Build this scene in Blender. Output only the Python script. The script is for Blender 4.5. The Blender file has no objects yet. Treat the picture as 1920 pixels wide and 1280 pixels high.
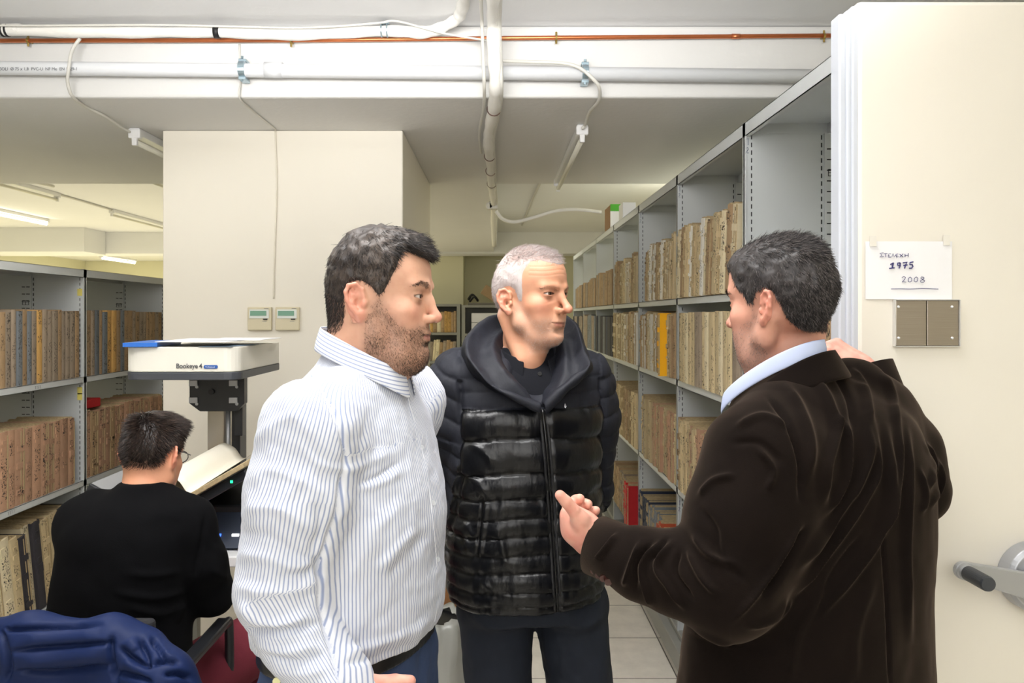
import bpy, math, random
import numpy as np
from mathutils import Vector, Matrix
random.seed(7)
sc = bpy.context.scene
PI = math.pi
# ------------------------------------------------------------------ camera
FPX, VX, VY, EYE = 1493.0, 932.0, 592.0, 1.62
cam_d = bpy.data.cameras.new('camera'); cam = bpy.data.objects.new('camera', cam_d)
sc.collection.objects.link(cam); sc.camera = cam
cam.location = (0, 0, EYE); cam.rotation_euler = (PI/2, 0, 0)
cam_d.sensor_width = 36; cam_d.lens = FPX/1920*36
cam_d.shift_x = (960-VX)/1920; cam_d.shift_y = -(640-VY)/1920
cam_d.clip_start = .05
cam_d.dof.use_dof = True; cam_d.dof.focus_distance = 1.75; cam_d.dof.aperture_fstop = 14.0
# ------------------------------------------------------------------ world, lamps, exposure
w = bpy.data.worlds.new('world'); sc.world = w; w.use_nodes = True
w.node_tree.nodes['Background'].inputs[0].default_value = (.9, .95, 1, 1)
w.node_tree.nodes['Background'].inputs[1].default_value = .25
sc.view_settings.view_transform = 'Standard'; sc.view_settings.look = 'None'
sc.view_settings.gamma = 1; sc.view_settings.use_curve_mapping = False
sc.view_settings.exposure = 0.0
sc.cycles.use_denoising = True
sc.cycles.max_bounces = 7; sc.cycles.diffuse_bounces = 4; sc.cycles.glossy_bounces = 3
sc.cycles.caustics_reflective = False; sc.cycles.caustics_refractive = False
def area(name, loc, rot, sx, sy, power, col=(1, 1, 1), spread=PI):
    l = bpy.data.lights.new(name, 'AREA'); l.shape = 'RECTANGLE'; l.size = sx; l.size_y = sy
    l.energy = power; l.color = col; l.spread = spread
    o = bpy.data.objects.new(name, l); sc.collection.objects.link(o)
    o.location = loc; o.rotation_euler = rot; o['kind'] = 'helper'; return o
area('flash_bounce_light', (-.1, -1.7, 2.15), (math.radians(80), 0, 0), 3.0, 1.2, 41, (1, .985, .965))
area('overhead_bounce_light', (-.35, 1.5, 2.79), (math.radians(22), 0, 0), 1.5, .8, 17, (1, .99, .975), math.radians(95))
area('ceiling_wash_light', (-.45, .95, 2.35), (math.radians(128), 0, 0), 2.2, .5, 48, (1, .99, .985), math.radians(100))
area('ceiling_bounce_light', (-.2, -.6, 1.95), (math.radians(180), 0, 0), 2.0, 1.2, 36, (1, .99, .985), math.radians(130))
area('lamp_light_left_far', (-4.3, 8.6, 2.6), (0, 0, 0), .3, 3.0, 130, (1, .97, .80))
area('lamp_light_left_back', (-6.0, 12.3, 2.35), (0, 0, 0), .3, 2.0, 100, (1, .97, .80))
area('lamp_light_right_far', (1.95, 6.6, 2.45), (0, 0, 0), .3, 2.6, 34, (1, .96, .78))
area('lamp_light_right_up', (1.8, 6.0, 2.3), (PI, 0, 0), .3, 2.6, 16, (1, .96, .78))
area('area_light_aisle', (.35, 8.8, 2.7), (0, 0, 0), .3, 1.6, 9, (1, .96, .80))  # plain area light over the far aisle, no lamp fixture built there
area('area_light_desk', (-1.75, 2.6, 2.45), (0, 0, 0), .5, 1.6, 10, (1, .98, .90))  # plain area light high beside the desk, without any lamp fixture
# ------------------------------------------------------------------ helpers
def P(x, y, d):
    return Vector(((x-VX)*d/FPX, d, EYE-(y-VY)*d/FPX))
def lin(c):
    return tuple(((v/255)/12.92 if v/255 <= .04045 else ((v/255+.055)/1.055)**2.4) for v in c)
def tag(o, label=None, cat=None, group=None, kind=None):
    if label: o['label'] = label
    if cat: o['category'] = cat
    if group: o['group'] = group
    if kind: o['kind'] = kind
    return o
def empty(name, loc, label, cat, group=None, rz=0):
    o = bpy.data.objects.new(name, None); sc.collection.objects.link(o)
    o.location = loc; o.rotation_euler = (0, 0, rz); o.empty_display_size = .05
    return tag(o, label, cat, group)
class MB:
    def __init__(s): s.v = []; s.f = []; s.M = Matrix.Identity(4)
    def add(s, vs, fs):
        n = len(s.v); s.v += [tuple(s.M @ Vector(p)) for p in vs]; s.f += [tuple(i+n for i in f) for f in fs]; return s
    def box(s, x0, x1, y0, y1, z0, z1, R=None):
        vs = [(x, y, z) for x in (x0, x1) for y in (y0, y1) for z in (z0, z1)]
        if R is not None:
            c = Vector(((x0+x1)/2, (y0+y1)/2, (z0+z1)/2)); vs = [R @ (Vector(p)-c)+c for p in vs]
        return s.add(vs, [(0, 1, 3, 2), (4, 6, 7, 5), (0, 4, 5, 1), (2, 3, 7, 6), (0, 2, 6, 4), (1, 5, 7, 3)])
    def tube(s, pts, r, n=10, cap=True):
        pts = [Vector(p) for p in pts]; m = len(pts)
        rs = r if isinstance(r, (list, tuple)) else [r]*m
        vs = []; fs = []; T0 = (pts[1]-pts[0]).normalized()
        N = T0.orthogonal().normalized()
        for i, p in enumerate(pts):
            T = (pts[min(i+1, m-1)]-pts[max(i-1, 0)]).normalized()
            N = (N - T*N.dot(T)).normalized(); B = T.cross(N)
            for k in range(n):
                a = 2*PI*k/n; vs.append(p+(N*math.cos(a)+B*math.sin(a))*rs[i])
        for i in range(m-1):
            for k in range(n):
                a, b = i*n+k, i*n+(k+1) % n; fs.append((a, b, b+n, a+n))
        if cap: fs.append(tuple(reversed(range(n)))); fs.append(tuple(range((m-1)*n, m*n)))
        return s.add(vs, fs)
    def prism(s, poly, axis, a, b):
        # poly: list of 2D points; axis 'x','y','z' extruded from a to b
        def m(p, t): return {'x': (t, p[0], p[1]), 'y': (p[0], t, p[1]), 'z': (p[0], p[1], t)}[axis]
        n = len(poly); vs = [m(p, a) for p in poly]+[m(p, b) for p in poly]
        return s.add(vs, [tuple(range(n)), tuple(reversed(range(n, 2*n)))]+[(i, i+n, (i+1) % n+n, (i+1) % n) for i in range(n)])
    def build(s, name, mat, parent=None, bevel=0, smooth=False, seg=2):
        me = bpy.data.meshes.new(name); me.from_pydata([tuple(p) for p in s.v], [], s.f); me.validate()
        o = bpy.data.objects.new(name, me); sc.collection.objects.link(o)
        import bmesh
        b = bmesh.new(); b.from_mesh(me); bmesh.ops.recalc_face_normals(b, faces=b.faces); b.to_mesh(me); b.free()
        if mat: me.materials.append(mat)
        if smooth:
            me.polygons.foreach_set('use_smooth', [True]*len(me.polygons))
        if bevel:
            md = o.modifiers.new('bevel', 'BEVEL'); md.width = bevel; md.segments = seg; md.limit_method = 'ANGLE'
        if parent:
            o.parent = parent; o.matrix_parent_inverse = Matrix.Translation(parent.location).inverted() if parent.rotation_euler[2] == 0 else parent.matrix_basis.inverted()
        return o
def spline(pts, n=8):
    pts = [Vector(p) for p in pts]; q = [2*pts[0]-pts[1]]+pts+[2*pts[-1]-pts[-2]]; out = []
    for i in range(1, len(q)-2):
        for k in range(n):
            t = k/n; a, b, c, d = q[i-1], q[i], q[i+1], q[i+2]
            out.append(.5*((2*b)+(c-a)*t+(2*a-5*b+4*c-d)*t*t+(3*b-a-3*c+d)*t**3))
    out.append(pts[-1]); return out
# ------------------------------------------------------------------ materials
class NT:
    def __init__(s, name, rough=.5, metal=0, col=(.8, .8, .8)):
        s.m = bpy.data.materials.new(name); s.m.use_nodes = True; s.t = s.m.node_tree; s.n = s.t.nodes; s.l = s.t.links
        s.b = s.n['Principled BSDF']; s.set('Roughness', rough); s.set('Metallic', metal); s.set('Base Color', (*col, 1))
    def set(s, k, v):
        if hasattr(v, 'is_output'): s.l.new(v, s.b.inputs[k])
        else: s.b.inputs[k].default_value = v
    def coord(s, kind='Object'): 
        return s.n.new('ShaderNodeTexCoord').outputs[kind]
    def map(s, v, scale=(1, 1, 1), loc=(0, 0, 0)):
        m = s.n.new('ShaderNodeMapping'); m.inputs['Scale'].default_value = scale; m.inputs['Location'].default_value = loc
        s.l.new(v, m.inputs[0]); return m.outputs[0]
    def noise(s, v, scale, detail=3, rough=.5, out='Fac'):
        m = s.n.new('ShaderNodeTexNoise'); m.inputs['Scale'].default_value = scale; m.inputs['Detail'].default_value = detail
        m.inputs['Roughness'].default_value = rough; s.l.new(v, m.inputs['Vector']); return m.outputs[out]
    def ramp(s, v, stops):
        m = s.n.new('ShaderNodeValToRGB'); s.l.new(v, m.inputs[0]); e = m.color_ramp.elements
        while len(e) < len(stops): e.new(.5)
        for i, (p, c) in enumerate(stops):
            e[i].position = p; e[i].color = (*c, 1) if not isinstance(c, (int, float)) else (c, c, c, 1)
        return m.outputs[0]
    def mix(s, f, a, b, blend='MIX'):
        m = s.n.new('ShaderNodeMix'); m.data_type = 'RGBA'; m.blend_type = blend
        for i, v in ((0, f), (6, a), (7, b)):
            if hasattr(v, 'is_output'): s.l.new(v, m.inputs[i])
            else: m.inputs[i].default_value = v if i == 0 else (*v, 1)
        return m.outputs[2]
    def math(s, op, a, b=0, clamp=False):
        m = s.n.new('ShaderNodeMath'); m.operation = op; m.use_clamp = clamp
        for i, v in ((0, a), (1, b)):
            if hasattr(v, 'is_output'): s.l.new(v, m.inputs[i])
            else: m.inputs[i].default_value = v
        return m.outputs[0]
    def sep(s, v):
        m = s.n.new('ShaderNodeSeparateXYZ'); s.l.new(v, m.inputs[0]); return m.outputs
    def bump(s, h, strength=.2, dist=.01):
        m = s.n.new('ShaderNodeBump'); m.inputs['Strength'].default_value = strength; m.inputs['Distance'].default_value = dist
        s.l.new(h, m.inputs['Height']); s.l.new(m.outputs[0], s.b.inputs['Normal'])
    def attr(s, name, out='Color'):
        m = s.n.new('ShaderNodeAttribute'); m.attribute_name = name; return m.outputs[out]
def plain(name, rgb, rough=.5, metal=0, var=.05, scale=8, bump=0, bscale=60, bdist=.002, emit=0):
    t = NT(name, rough, metal); c = lin(rgb); v = t.coord()
    n = t.noise(v, scale, 4)
    t.set('Base Color', t.mix(n, tuple(x*(1-var) for x in c), tuple(min(1, x*(1+var)) for x in c)))
    if bump: t.bump(t.noise(v, bscale, 3), bump, bdist)
    if emit: t.set('Emission Color', (*c, 1)); t.set('Emission Strength', emit)
    return t.m
# ------------------------------------------------------------------ the setting
M_plaster = plain('white plaster', (238, 238, 238), .85, var=.03, scale=1.5, bump=.35, bscale=45, bdist=.002)
M_low = plain('white painted concrete soffit', (226, 225, 222), .8, var=.04, scale=1.2, bump=.4, bscale=30, bdist=.003)
M_cream = plain('cream painted wall', (240, 234, 220), .6, var=.015, scale=1, bump=.15, bscale=80, bdist=.001)
M_yell = plain('pale yellow wall', (226, 222, 192), .7, var=.03, scale=1)
def floor_mat():
    t = NT('beige stone floor tiles', .35); v = t.coord()
    br = t.n.new('ShaderNodeTexBrick'); br.offset = 0; br.squash = 1
    t.l.new(t.map(v, loc=(-.81+.45*4+.003, .45*8-4.012+.003, 0)), br.inputs['Vector'])
    br.inputs['Scale'].default_value = 1; br.inputs['Brick Width'].default_value = .45; br.inputs['Row Height'].default_value = .45
    br.inputs['Mortar Size'].default_value = .003; br.inputs['Mortar Smooth'].default_value = .1
    br.inputs['Color1'].default_value = (*lin((238, 232, 220)), 1); br.inputs['Color2'].default_value = (*lin((231, 224, 212)), 1)
    br.inputs['Mortar'].default_value = (*lin((90, 82, 72)), 1)
    n = t.noise(v, 9, 6, .65); s = t.ramp(n, [(.3, .86), (.6, 1.0)])
    n2 = t.noise(v, 60, 4, .7); s2 = t.ramp(n2, [(.3, .80), (.36, 1.0)])
    c = t.mix(1.0, br.outputs['Color'], s, 'MULTIPLY'); c = t.mix(.6, c, s2, 'MULTIPLY')
    t.set('Base Color', c); t.bump(br.outputs['Fac'], -.5, .002); return t.m
def S(name, mb, m, bevel=0):
    return tag(mb.build(name, m, bevel=bevel), kind='structure')
S('floor', MB().box(-7.6, 2.75, -2.6, 14.6, -.1, 0), floor_mat())
S('ceiling', MB().box(-7.6, 2.75, -2.6, 14.6, 2.83, 2.93), M_plaster)
S('trim_1', MB().box(-7.5, 2.6, 3.32, 5.5, 2.53, 2.829), M_low, .012)                     # the broad cross beam
S('trim_2', MB().box(-1.638, -.045, 5.501, 11.49, 2.545, 2.829), M_low)                     # lengthwise beam
S('trim_3', MB().box(-7.5, 2.6, 11.5, 12.0, 2.52, 2.829), M_plaster)                     # far cross beam
S('trim_4', MB().box(-7.5, -5.65, 10.9, 11.49, 2.50, 2.829), M_plaster)
S('trim_5', MB().box(-7.5, 2.6, 12.001, 14.49, 2.62, 2.829), M_low)
S('wall_column', MB().box(-1.638, -.462, 3.9, 5.5, 0, 2.529), M_cream, .006)
S('wall_left', MB().box(-7.6, -7.5, -2.6, 14.6, 0, 2.83), M_yell)
S('wall_right', MB().box(2.6, 2.75, -2.6, 14.6, 0, 2.83), M_yell)
S('wall_back', MB().box(-7.5, 2.6, 14.5, 14.6, 0, 2.83), M_yell)
S('wall_near', MB().box(-7.5, 2.6, -2.6, -2.5, 0, 2.83), M_cream)
S('wall_far', MB().box(-1.1, 2.6, 12.6, 12.7, 0, 2.62), M_yell)
S('wall_nook', MB().box(-1.62, -.51, 12.01, 12.59, 0, 2.62), M_yell)

# ------------------------------------------------------------------ pipes and cables under the ceiling
M_pvc = plain('grey white pvc', (225, 227, 230), .35, var=.02)
M_cop = plain('copper', (206, 122, 78), .32, .85, var=.25, scale=12)
M_wrap = plain('white pipe wrap tape', (240, 238, 232), .5, var=.05, scale=14, bump=.8, bscale=26, bdist=.006)
M_cab = plain('pale grey cable sheath', (215, 213, 205), .45, var=.04)
M_zinc = plain('zinc plated steel', (165, 185, 195), .3, .8, var=.15, scale=40)
M_brass = plain('brass', (175, 150, 85), .35, .8, var=.15)
M_black = plain('black rubber', (22, 22, 24), .55, var=.1)
M_white = plain('white enamel', (240, 240, 240), .3, var=.02)
M_glow = plain('lit fluorescent tube', (255, 250, 225), .5, emit=9)
M_tube = plain('unlit fluorescent tube', (225, 222, 205), .3, var=.02)
M_greyp = plain('grey plastic', (120, 122, 124), .5)
def path(px, d):
    return [P(x, y, dd) for (x, y), dd in zip(px, d)]
# the long grey white waste pipe
q = empty('waste_pipe', P(0, 127, 3.26), 'long grey white plastic waste pipe clamped across the beam face', 'pipe')
a0, a1 = P(-1800, 109, 3.26), P(2040, 148, 3.26)
MB().tube([a0, a1], .028, 20).build('pipe_run', M_pvc, q, smooth=True)
s0, s1 = P(497, 131, 3.26), P(530, 131.4, 3.26)
MB().tube([s0, s1], .0325, 20).build('coupling', M_pvc, q, smooth=True)
for x, y in ((455, 130), (1097, 136)):
    c = P(x, y, 3.26)
    k = MB().tube([c+Vector((-.013, 0, 0)), c+Vector((.013, 0, 0))], .033, 18).box(c.x-.015, c.x+.015, c.y-.01, c.y+.05, c.z+.030, c.z+.042).box(c.x-.015, c.x+.015, c.y-.01, c.y+.05, c.z-.044, c.z-.031)
    cl = k.build('pipe_clamp', M_zinc, q, .002)
    for zb in (.042, -.052): MB().tube([c+Vector((0, -.006, zb)), c+Vector((0, -.006, zb+.010))], .006, 6).build('bolt', M_zinc, cl)
def to_mesh(o):
    dg = bpy.context.evaluated_depsgraph_get(); dg.update(); me = bpy.data.meshes.new_from_object(o.evaluated_get(dg)); n = o.name; par = o.parent
    r = bpy.data.objects.new(n, me); sc.collection.objects.link(r); r.parent = par; r.location = o.location; r.rotation_euler = o.rotation_euler; r.scale = o.scale
    bpy.data.objects.remove(o); r.name = n; return r
# small printed lettering along the left of the pipe
tx = bpy.data.curves.new('printed_lettering', 'FONT'); tx.body = 'A-USOLI  Ø 75 x 1,8  PVC-U  NF Me  EN 1329-1'; tx.size = .017; tx.extrude = .0003
to = bpy.data.objects.new('printed_lettering', tx); sc.collection.objects.link(to); to.parent = q
to.location = Vector(P(-6, 133, 3.26)-q.location)+Vector((0, -.0285, -.006)); to.rotation_euler = (PI/2, 0, 0); tx.materials.append(plain('dark print', (110, 112, 116), .6)); to_mesh(to)
# copper pipe
q = empty('copper_pipe', P(0, 76, 3.29), 'thin bare copper pipe running across above the grey waste pipe', 'pipe')
MB().tube([P(-1800, 80, 3.29), P(600, 75, 3.29), P(940, 71.5, 3.29), P(2040, 63, 3.29)], .0088, 12).build('pipe_run', M_cop, q, smooth=True)
MB().tube([P(1372, 68.2, 3.29), P(1388, 68.2, 3.29)], .0105, 12).build('solder_joint', M_cop, q, smooth=True)
for x, y in ((53, 76), (546, 77), (1043, 71), (1545, 68)):
    c = P(x, y, 3.29)
    MB().tube([c+Vector((-.004, 0, 0)), c+Vector((.004, 0, 0))], .0125, 12).tube([c+Vector((0, 0, -.024)), c+Vector((0, 0, .024))], .0045, 8).tube([c+Vector((0, 0, 0)), c+Vector((0, .04, 0))], .004, 8).build('pipe_clip', M_brass, q)
# wrapped pipe bundle from the left that bends up towards the camera
q = empty('wrapped_pipe', P(0, 57, 3.22), 'thick white taped pipe bundle running left above the copper pipe then bending up', 'pipe')
pts = spline([P(-1800, 50, 3.24), P(-120, 55, 3.24), P(10, 56, 3.24), P(220, 60, 3.24), P(400, 60, 3.24), P(560, 64, 3.24), P(720, 58, 3.24), P(800, 60, 3.24), P(850, 40, 3.2), P(866, 18, 3.12), P(870, -20, 2.9), P(860, -90, 2.6)], 8)
rr = [.023+.002*math.sin(i*1.3)+.0015*math.sin(i*.37) for i in range(len(pts))]
MB().tube(pts, rr, 18).build('wrapped_pipe_run', M_wrap, q, smooth=True)
MB().tube(spline([P(-120, 45, 3.2), P(40, 48, 3.2), P(300, 47, 3.2), P(560, 52, 3.2), P(700, 44, 3.2), P(745, 40, 3.2), P(830, 62, 3.2), P(925, 78, 3.2)], 8), .0045, 8).build('cable', M_cab, q, smooth=True)
for x in (6, 14, 407):
    c = P(x, 57+(x > 100)*3, 3.24); ww = .011 if x > 100 else .004
    MB().tube([c+Vector((-ww, 0, 0)), c+Vector((ww, 0, 0))], .0255, 18).build('black_tape_band', M_black, q, smooth=True)
c = P(721, 57, 3.24)
MB().tube([c+Vector((-.014, 0, 0)), c+Vector((-.009, 0, 0))], .027, 18).tube([c+Vector((.009, 0, 0)), c+Vector((.014, 0, 0))], .027, 18).box(c.x-.018, c.x+.018, c.y, c.y+.05, c.z+.026, c.z+.034).build('pipe_clamp', M_zinc, q)
# vertical bundle in the middle: along ceiling, down the beam, along the soffit
q = empty('wrapped_pipe_bundle', P(925, 120, 3.15), 'white taped pipe bundle running away from the camera under the beams', 'pipe')
pts = spline([Vector((-.012, 2.2, 2.74)), Vector((-.012, 2.75, 2.74)), P(925, 40, 3.10), P(927, 100, 3.14), P(929, 160, 3.18), P(927, 200, 3.4), P(918, 240, 3.75), P(916, 265, 4.0), P(919, 300, 4.45), P(921, 335, 5.0), P(924, 360, 5.6), P(926, 385, 6.2), P(926, 420, 7.6), P(926, 460, 10.0)], 9)
rr = [.0265+.0018*math.sin(i*.9)+.0022*math.sin(i*.31) for i in range(len(pts))]
MB().tube(pts, rr, 16).build('wrapped_pipe_run', M_wrap, q, smooth=True)
off = [p+Vector((.022, 0, -.006)) for p in pts]
MB().tube(off, .010, 10).build('side_cable', M_cab, q, smooth=True)
MB().tube(off[:20] and [p+Vector((-.045, 0, .004)) for p in pts[:70]], .007, 8).build('side_cable', M_cab, q, smooth=True)
for i in (46, 70, 77, 84):
    c = pts[i]; T = (pts[i+1]-pts[i-1]).normalized(); N = T.orthogonal().normalized(); B = T.cross(N)
    ring = [c+(N*math.cos(a)+B*math.sin(a))*.0295 for a in [2*PI*k/20 for k in range(21)]]
    MB().tube(ring, .0022, 6).build('wire_tie', plain('brown tie wire', (90, 60, 50), .5), q)
cB = P(925, 385, 6.1)
MB().box(cB.x-.035, cB.x+.035, cB.y-.03, cB.y+.03, cB.z-.03, cB.z+.03).tube([cB+Vector((-.03, -.03, -.005)), cB+Vector((-.03, .03, -.005))], .03, 10).build('junction_fitting', M_cab, q, .008)
tag(MB().tube([P(914, -60, 2.75), P(917, 0, 3.0), P(921, 8, 3.1), P(926, 11, 3.1), P(931, 4, 3.1), P(929, -8, 3.1)], .003, 6).build('wire_loop', M_black, smooth=True), 'small black wire loop hanging at the top of the ceiling pipes', 'wire')
# cables
def cable(name, label, pts, r, m=M_cab, n=8, cat='cable'):
    return tag(MB().tube(spline(pts, n), r, 8).build(name, m, smooth=True), label, cat)
cable('cable', 'grey cable looping down from the wrapped pipe to the left ceiling lamp', [P(150, 72, 3.24), P(135, 95, 3.23), P(129, 128, 3.215), P(127, 155, 3.24), P(137, 182, 3.29), P(163, 201, 3.46), P(195, 217, 3.58), P(225, 237, 3.74), P(243, 247, 3.84)], .0068)
cable('cable', 'grey cable leaving the middle bundle above the waste pipe towards the second clamp', [P(936, 114, 3.18), P(990, 116, 3.22), P(1050, 118, 3.22), P(1084, 126, 3.215), P(1112, 148, 3.215), P(1124, 166, 3.24), P(1122, 190, 3.33), P(1105, 210, 3.52), P(1098, 232, 3.72), P(1092, 241, 3.75)], .0075)
cable('cable', 'thin pale cable running down the beam face and across its underside to the column', [P(449, 82, 3.315), P(451, 150, 3.315), P(449, 183, 3.312), P(470, 205, 3.48), P(517, 243, 3.87)], .0042)
cable('cable', 'pair of thin cream cables running down the column to the thermostats', [P(516, 243, 3.89), P(518, 300, 3.893), P(519, 350, 3.893), P(517, 420, 3.893), P(514, 500, 3.893), P(513, 560, 3.893)], .0036, plain('cream cable', (232, 225, 208), .5))
cable('cable', 'cream cable sagging from the pipe junction across the far aisle ceiling', [P(930, 395, 6.0), P(942, 410, 6.0), P(965, 416, 6.0), P(1000, 408, 6.0), P(1040, 396, 6.0), P(1080, 393, 6.0), P(1128, 398, 6.0)], .014, M_wrap)
cable('cable', 'thin grey conduit running on from the right ceiling lamp into the aisle', [Vector((.40, 5.52, 2.817)), Vector((.39, 7.0, 2.817)), Vector((.36, 8.4, 2.817)), Vector((.33, 10.5, 2.817))], .012)
def fixture(label, X, y0, y1, Z, lit=False, w_=.05):
    q = empty('ceiling_lamp', (X, y0, Z), label, 'ceiling lamp', 'fluorescent ceiling lamps')
    MB().box(X-w_/2, X+w_/2, y0, y1, Z-.035, Z).build('housing', M_white, q, .004)
    for ya, yb in ((y0-.005, y0+.03), (y1-.03, y1+.005)): MB().box(X-w_/2-.004, X+w_/2+.004, ya, yb, Z-.05, Z-.004).build('end_cap', M_white, q, .006)
    for yy in (y0+.01, y1-.01):
        MB().box(X-.012, X+.012, yy-.012, yy+.012, Z-.085, Z-.035).build('lamp_holder', M_white, q, .004)
    MB().tube([(X, y0+.02, Z-.066), (X, y1-.02, Z-.066)], .013, 14).build('tube', M_glow if lit else M_tube, q, smooth=True)
    return q
fixture('unlit fluorescent batten lamp under the beam above the aisle right of the pipe bundle', .405, 3.78, 5.30, 2.529)
fixture('unlit fluorescent batten lamp under the beam left of the cream column', -1.755, 3.85, 5.35, 2.529)
fixture('unlit fluorescent batten lamp at the left edge of the far ceiling', -4.33, 6.6, 7.85, 2.829)
fixture('unlit fluorescent batten lamp on the far left ceiling nearer the column', -4.36, 9.0, 10.5, 2.829)
fixture('lit fluorescent tube lamp glowing at the left edge of the picture', -5.62, 8.6, 9.95, 2.829, True)
fixture('lit fluorescent tube lamp low over the left shelves beside the column', -6.0, 11.75+.3, 13.2, 2.56, True)
fixture('unlit fluorescent batten lamp on the far ceiling touching the column edge', -2.95, 6.6, 8.0, 2.829)
fixture('lit fluorescent lamp on the ceiling beyond the right shelving', 1.95, 5.8, 7.3, 2.829, True)
cable('cable', 'grey conduit linking the lamps on the far left ceiling', [Vector((-4.33, 7.85, 2.818)), Vector((-4.34, 8.4, 2.818)), Vector((-4.36, 9.0, 2.818))], .012)
cable('cable', 'grey conduit dropping down the far left beam to the lit lamp', [P(163, 436, 11.4), P(163, 455, 11.4), P(164, 474, 11.45)], .02)
cable('cable', 'grey conduit bending away at the upper left ceiling', [P(-20, 318, 6.4), P(30, 330, 6.7), P(70, 342, 6.9), P(100, 349, 7.2)], .014)
# ------------------------------------------------------------------ steel shelving
M_shelf = plain('light grey painted steel', (204, 208, 209), .42, 0, var=.03, scale=3)
M_slot = plain('dark slot', (30, 32, 34), .8)
M_panel = plain('ivory end panel', (238, 233, 221), .38, var=.01, scale=1)
M_edge = plain('pale edge profile', (205, 210, 219), .35, var=.01)
M_rail = plain('dull grey painted carriage', (138, 138, 132), .5)
FR = .837
def upright(q, X0, sgn, y, top, wide=.60, slots=True, name='upright'):
    # sheet side panel of a double sided shelf with folded posts
    xs = lambda d: X0+sgn*d
    def bx(mb, a, b, y0, y1, z0, z1): return mb.box(min(xs(a), xs(b)), max(xs(a), xs(b)), y0, y1, z0, z1)
    mb = MB(); bx(mb, 0, wide, y-.003, y+.003, .16, top)
    bx(mb, 0, .004, y-.015, y+.015, .16, top); bx(mb, .0, .035, y-.006, y+.006, .16, top)
    bx(mb, wide/2-.03, wide/2+.03, y-.008, y+.008, .16, top); bx(mb, wide-.004, wide, y-.015, y+.015, .16, top)
    o = mb.build(name, M_shelf, q)
    if slots:
        s = MB(); n = int((top-.35)/.026)
        for i in range(n):
            z = top-.05-i*.026
            bx(s, .022, .0255, y-.0068, y-.0055, z-.0075, z+.0075)
            bx(s, wide/2-.040, wide/2-.0365, y-.0045, y-.0025, z-.0075, z+.0075)
        for i in range(int((top-.35)/.036)):
            z = top-.09-i*.036
            bx(s, wide/2-.022, wide/2-.004, y-.0088, y-.0075, z-.002, z+.002)
            bx(s, wide/2+.002, wide/2+.018, y-.0088, y-.0075, z-.002, z+.002)
        for z in (top-.17, top-.62, top-1.1):
            for a, b, c, d in ((-.018, .016, .010, .012), (-.018, .016, -.012, -.010), (-.018, -.016, -.012, .012), (.014, .016, -.012, .012), (-.002, 0, -.012, .012), (-.018, .016, -.001, .001)):
                bx(s, wide/2+a, wide/2+b, y-.0092, y-.0078, z+c, z+d)
        tag(s.build('post_slots', M_slot, o), kind='stuff')
    return o
def shelf_board(q, X0, sgn, y0, y1, z, wide=.60, lip=.030):
    mb = MB()
    def bx(a, b, c, d, e, f): mb.box(min(X0+sgn*a, X0+sgn*b), max(X0+sgn*a, X0+sgn*b), c, d, e, f)
    y0 += .005; y1 -= .005
    bx(.0, wide, y0, y1, z-.002, z); bx(0, .003, y0, y1, z-lip, z); bx(wide-.003, wide, y0, y1, z-lip, z)
    bx(.003, wide-.003, y0, y0+.002, z-lip*.8, z-.001); bx(.003, wide-.003, y1-.002, y1, z-lip*.8, z-.001)
    bx(.018, .021, y0, y1, z-lip, z-lip+.012); bx(0, .02, y0, y1, z-lip, z-lip+.002)
    bx(wide/2-.02, wide/2+.02, y0, y1, z-lip*.8, z-.002)
    return mb.build('shelf', M_shelf, q)
TOPR = 2.272; RZ = [1.70, 1.325, .825, .33]
UR = [1.72]+[2.70+1.005*k for k in range(7)]
q = empty('mobile_shelving_unit', (1.137, 5.2, 0), 'long grey steel archive shelving on the right with ivory end panel and crank', 'shelving')
for i, y in enumerate(UR[1:]):
    upright(q, FR, 1, y, TOPR+.002, slots=i < 4)
for i in range(7):
    shelf_board(q, FR, 1, UR[i], UR[i+1], TOPR, lip=.045)
    for z in RZ: shelf_board(q, FR, 1, UR[i], UR[i+1], z)
MB().box(FR-.0, FR+.60, 1.72, 8.73, .03, .16).box(FR-.04, FR, 1.72, 8.73, .05, .14).build('carriage_base', M_rail, q, .004)
MB().box(.99, .997, 1.75, 2.69, .2, .21).tube([(1.13, 1.9, 2.05), (1.13, 2.68, 1.55)], .007, 6).tube([(1.13, 1.9, 1.55), (1.13, 2.68, 2.05)], .007, 6).build('cross_brace', M_shelf, q)
# end panel
ep = MB().box(.760, 1.512, 1.680, 1.712, .03, 2.285).build('end_panel', M_panel, q, .010, seg=3)
MB().box(.726, .742, 1.690, 1.735, .03, 2.262).box(.740, .752, 1.686, 1.735, .03, 2.268).box(.750, .766, 1.683, 1.735, .03, 2.276).box(1.508, 1.546, 1.690, 1.735, .03, 2.262).build('edge_profile', M_edge, q, .004)
M_plate = NT('brushed steel plate', .38, .75)
v = M_plate.coord(); n = M_plate.noise(M_plate.map(v, (3, 3, 300)), 4, 2); M_plate.set('Base Color', M_plate.mix(n, lin((150, 140, 128)), lin((176, 166, 153)))); M_plate = M_plate.m
M_acr = NT('clear acrylic', .08, 0, (.9, .92, .92)); M_acr.set('Transmission Weight', .9); M_acr.set('IOR', 1.2); M_acr = M_acr.m
a, b = P(1677, 563, 1.678), P(1795, 648, 1.678); mx = P(1735, 600, 1.678).x
h = MB().box(a.x, mx-.0008, 1.672, 1.679, b.z, a.z).box(mx+.0008, b.x, 1.672, 1.679, b.z, a.z).build('label_holder', M_plate, q, .0015)
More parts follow.
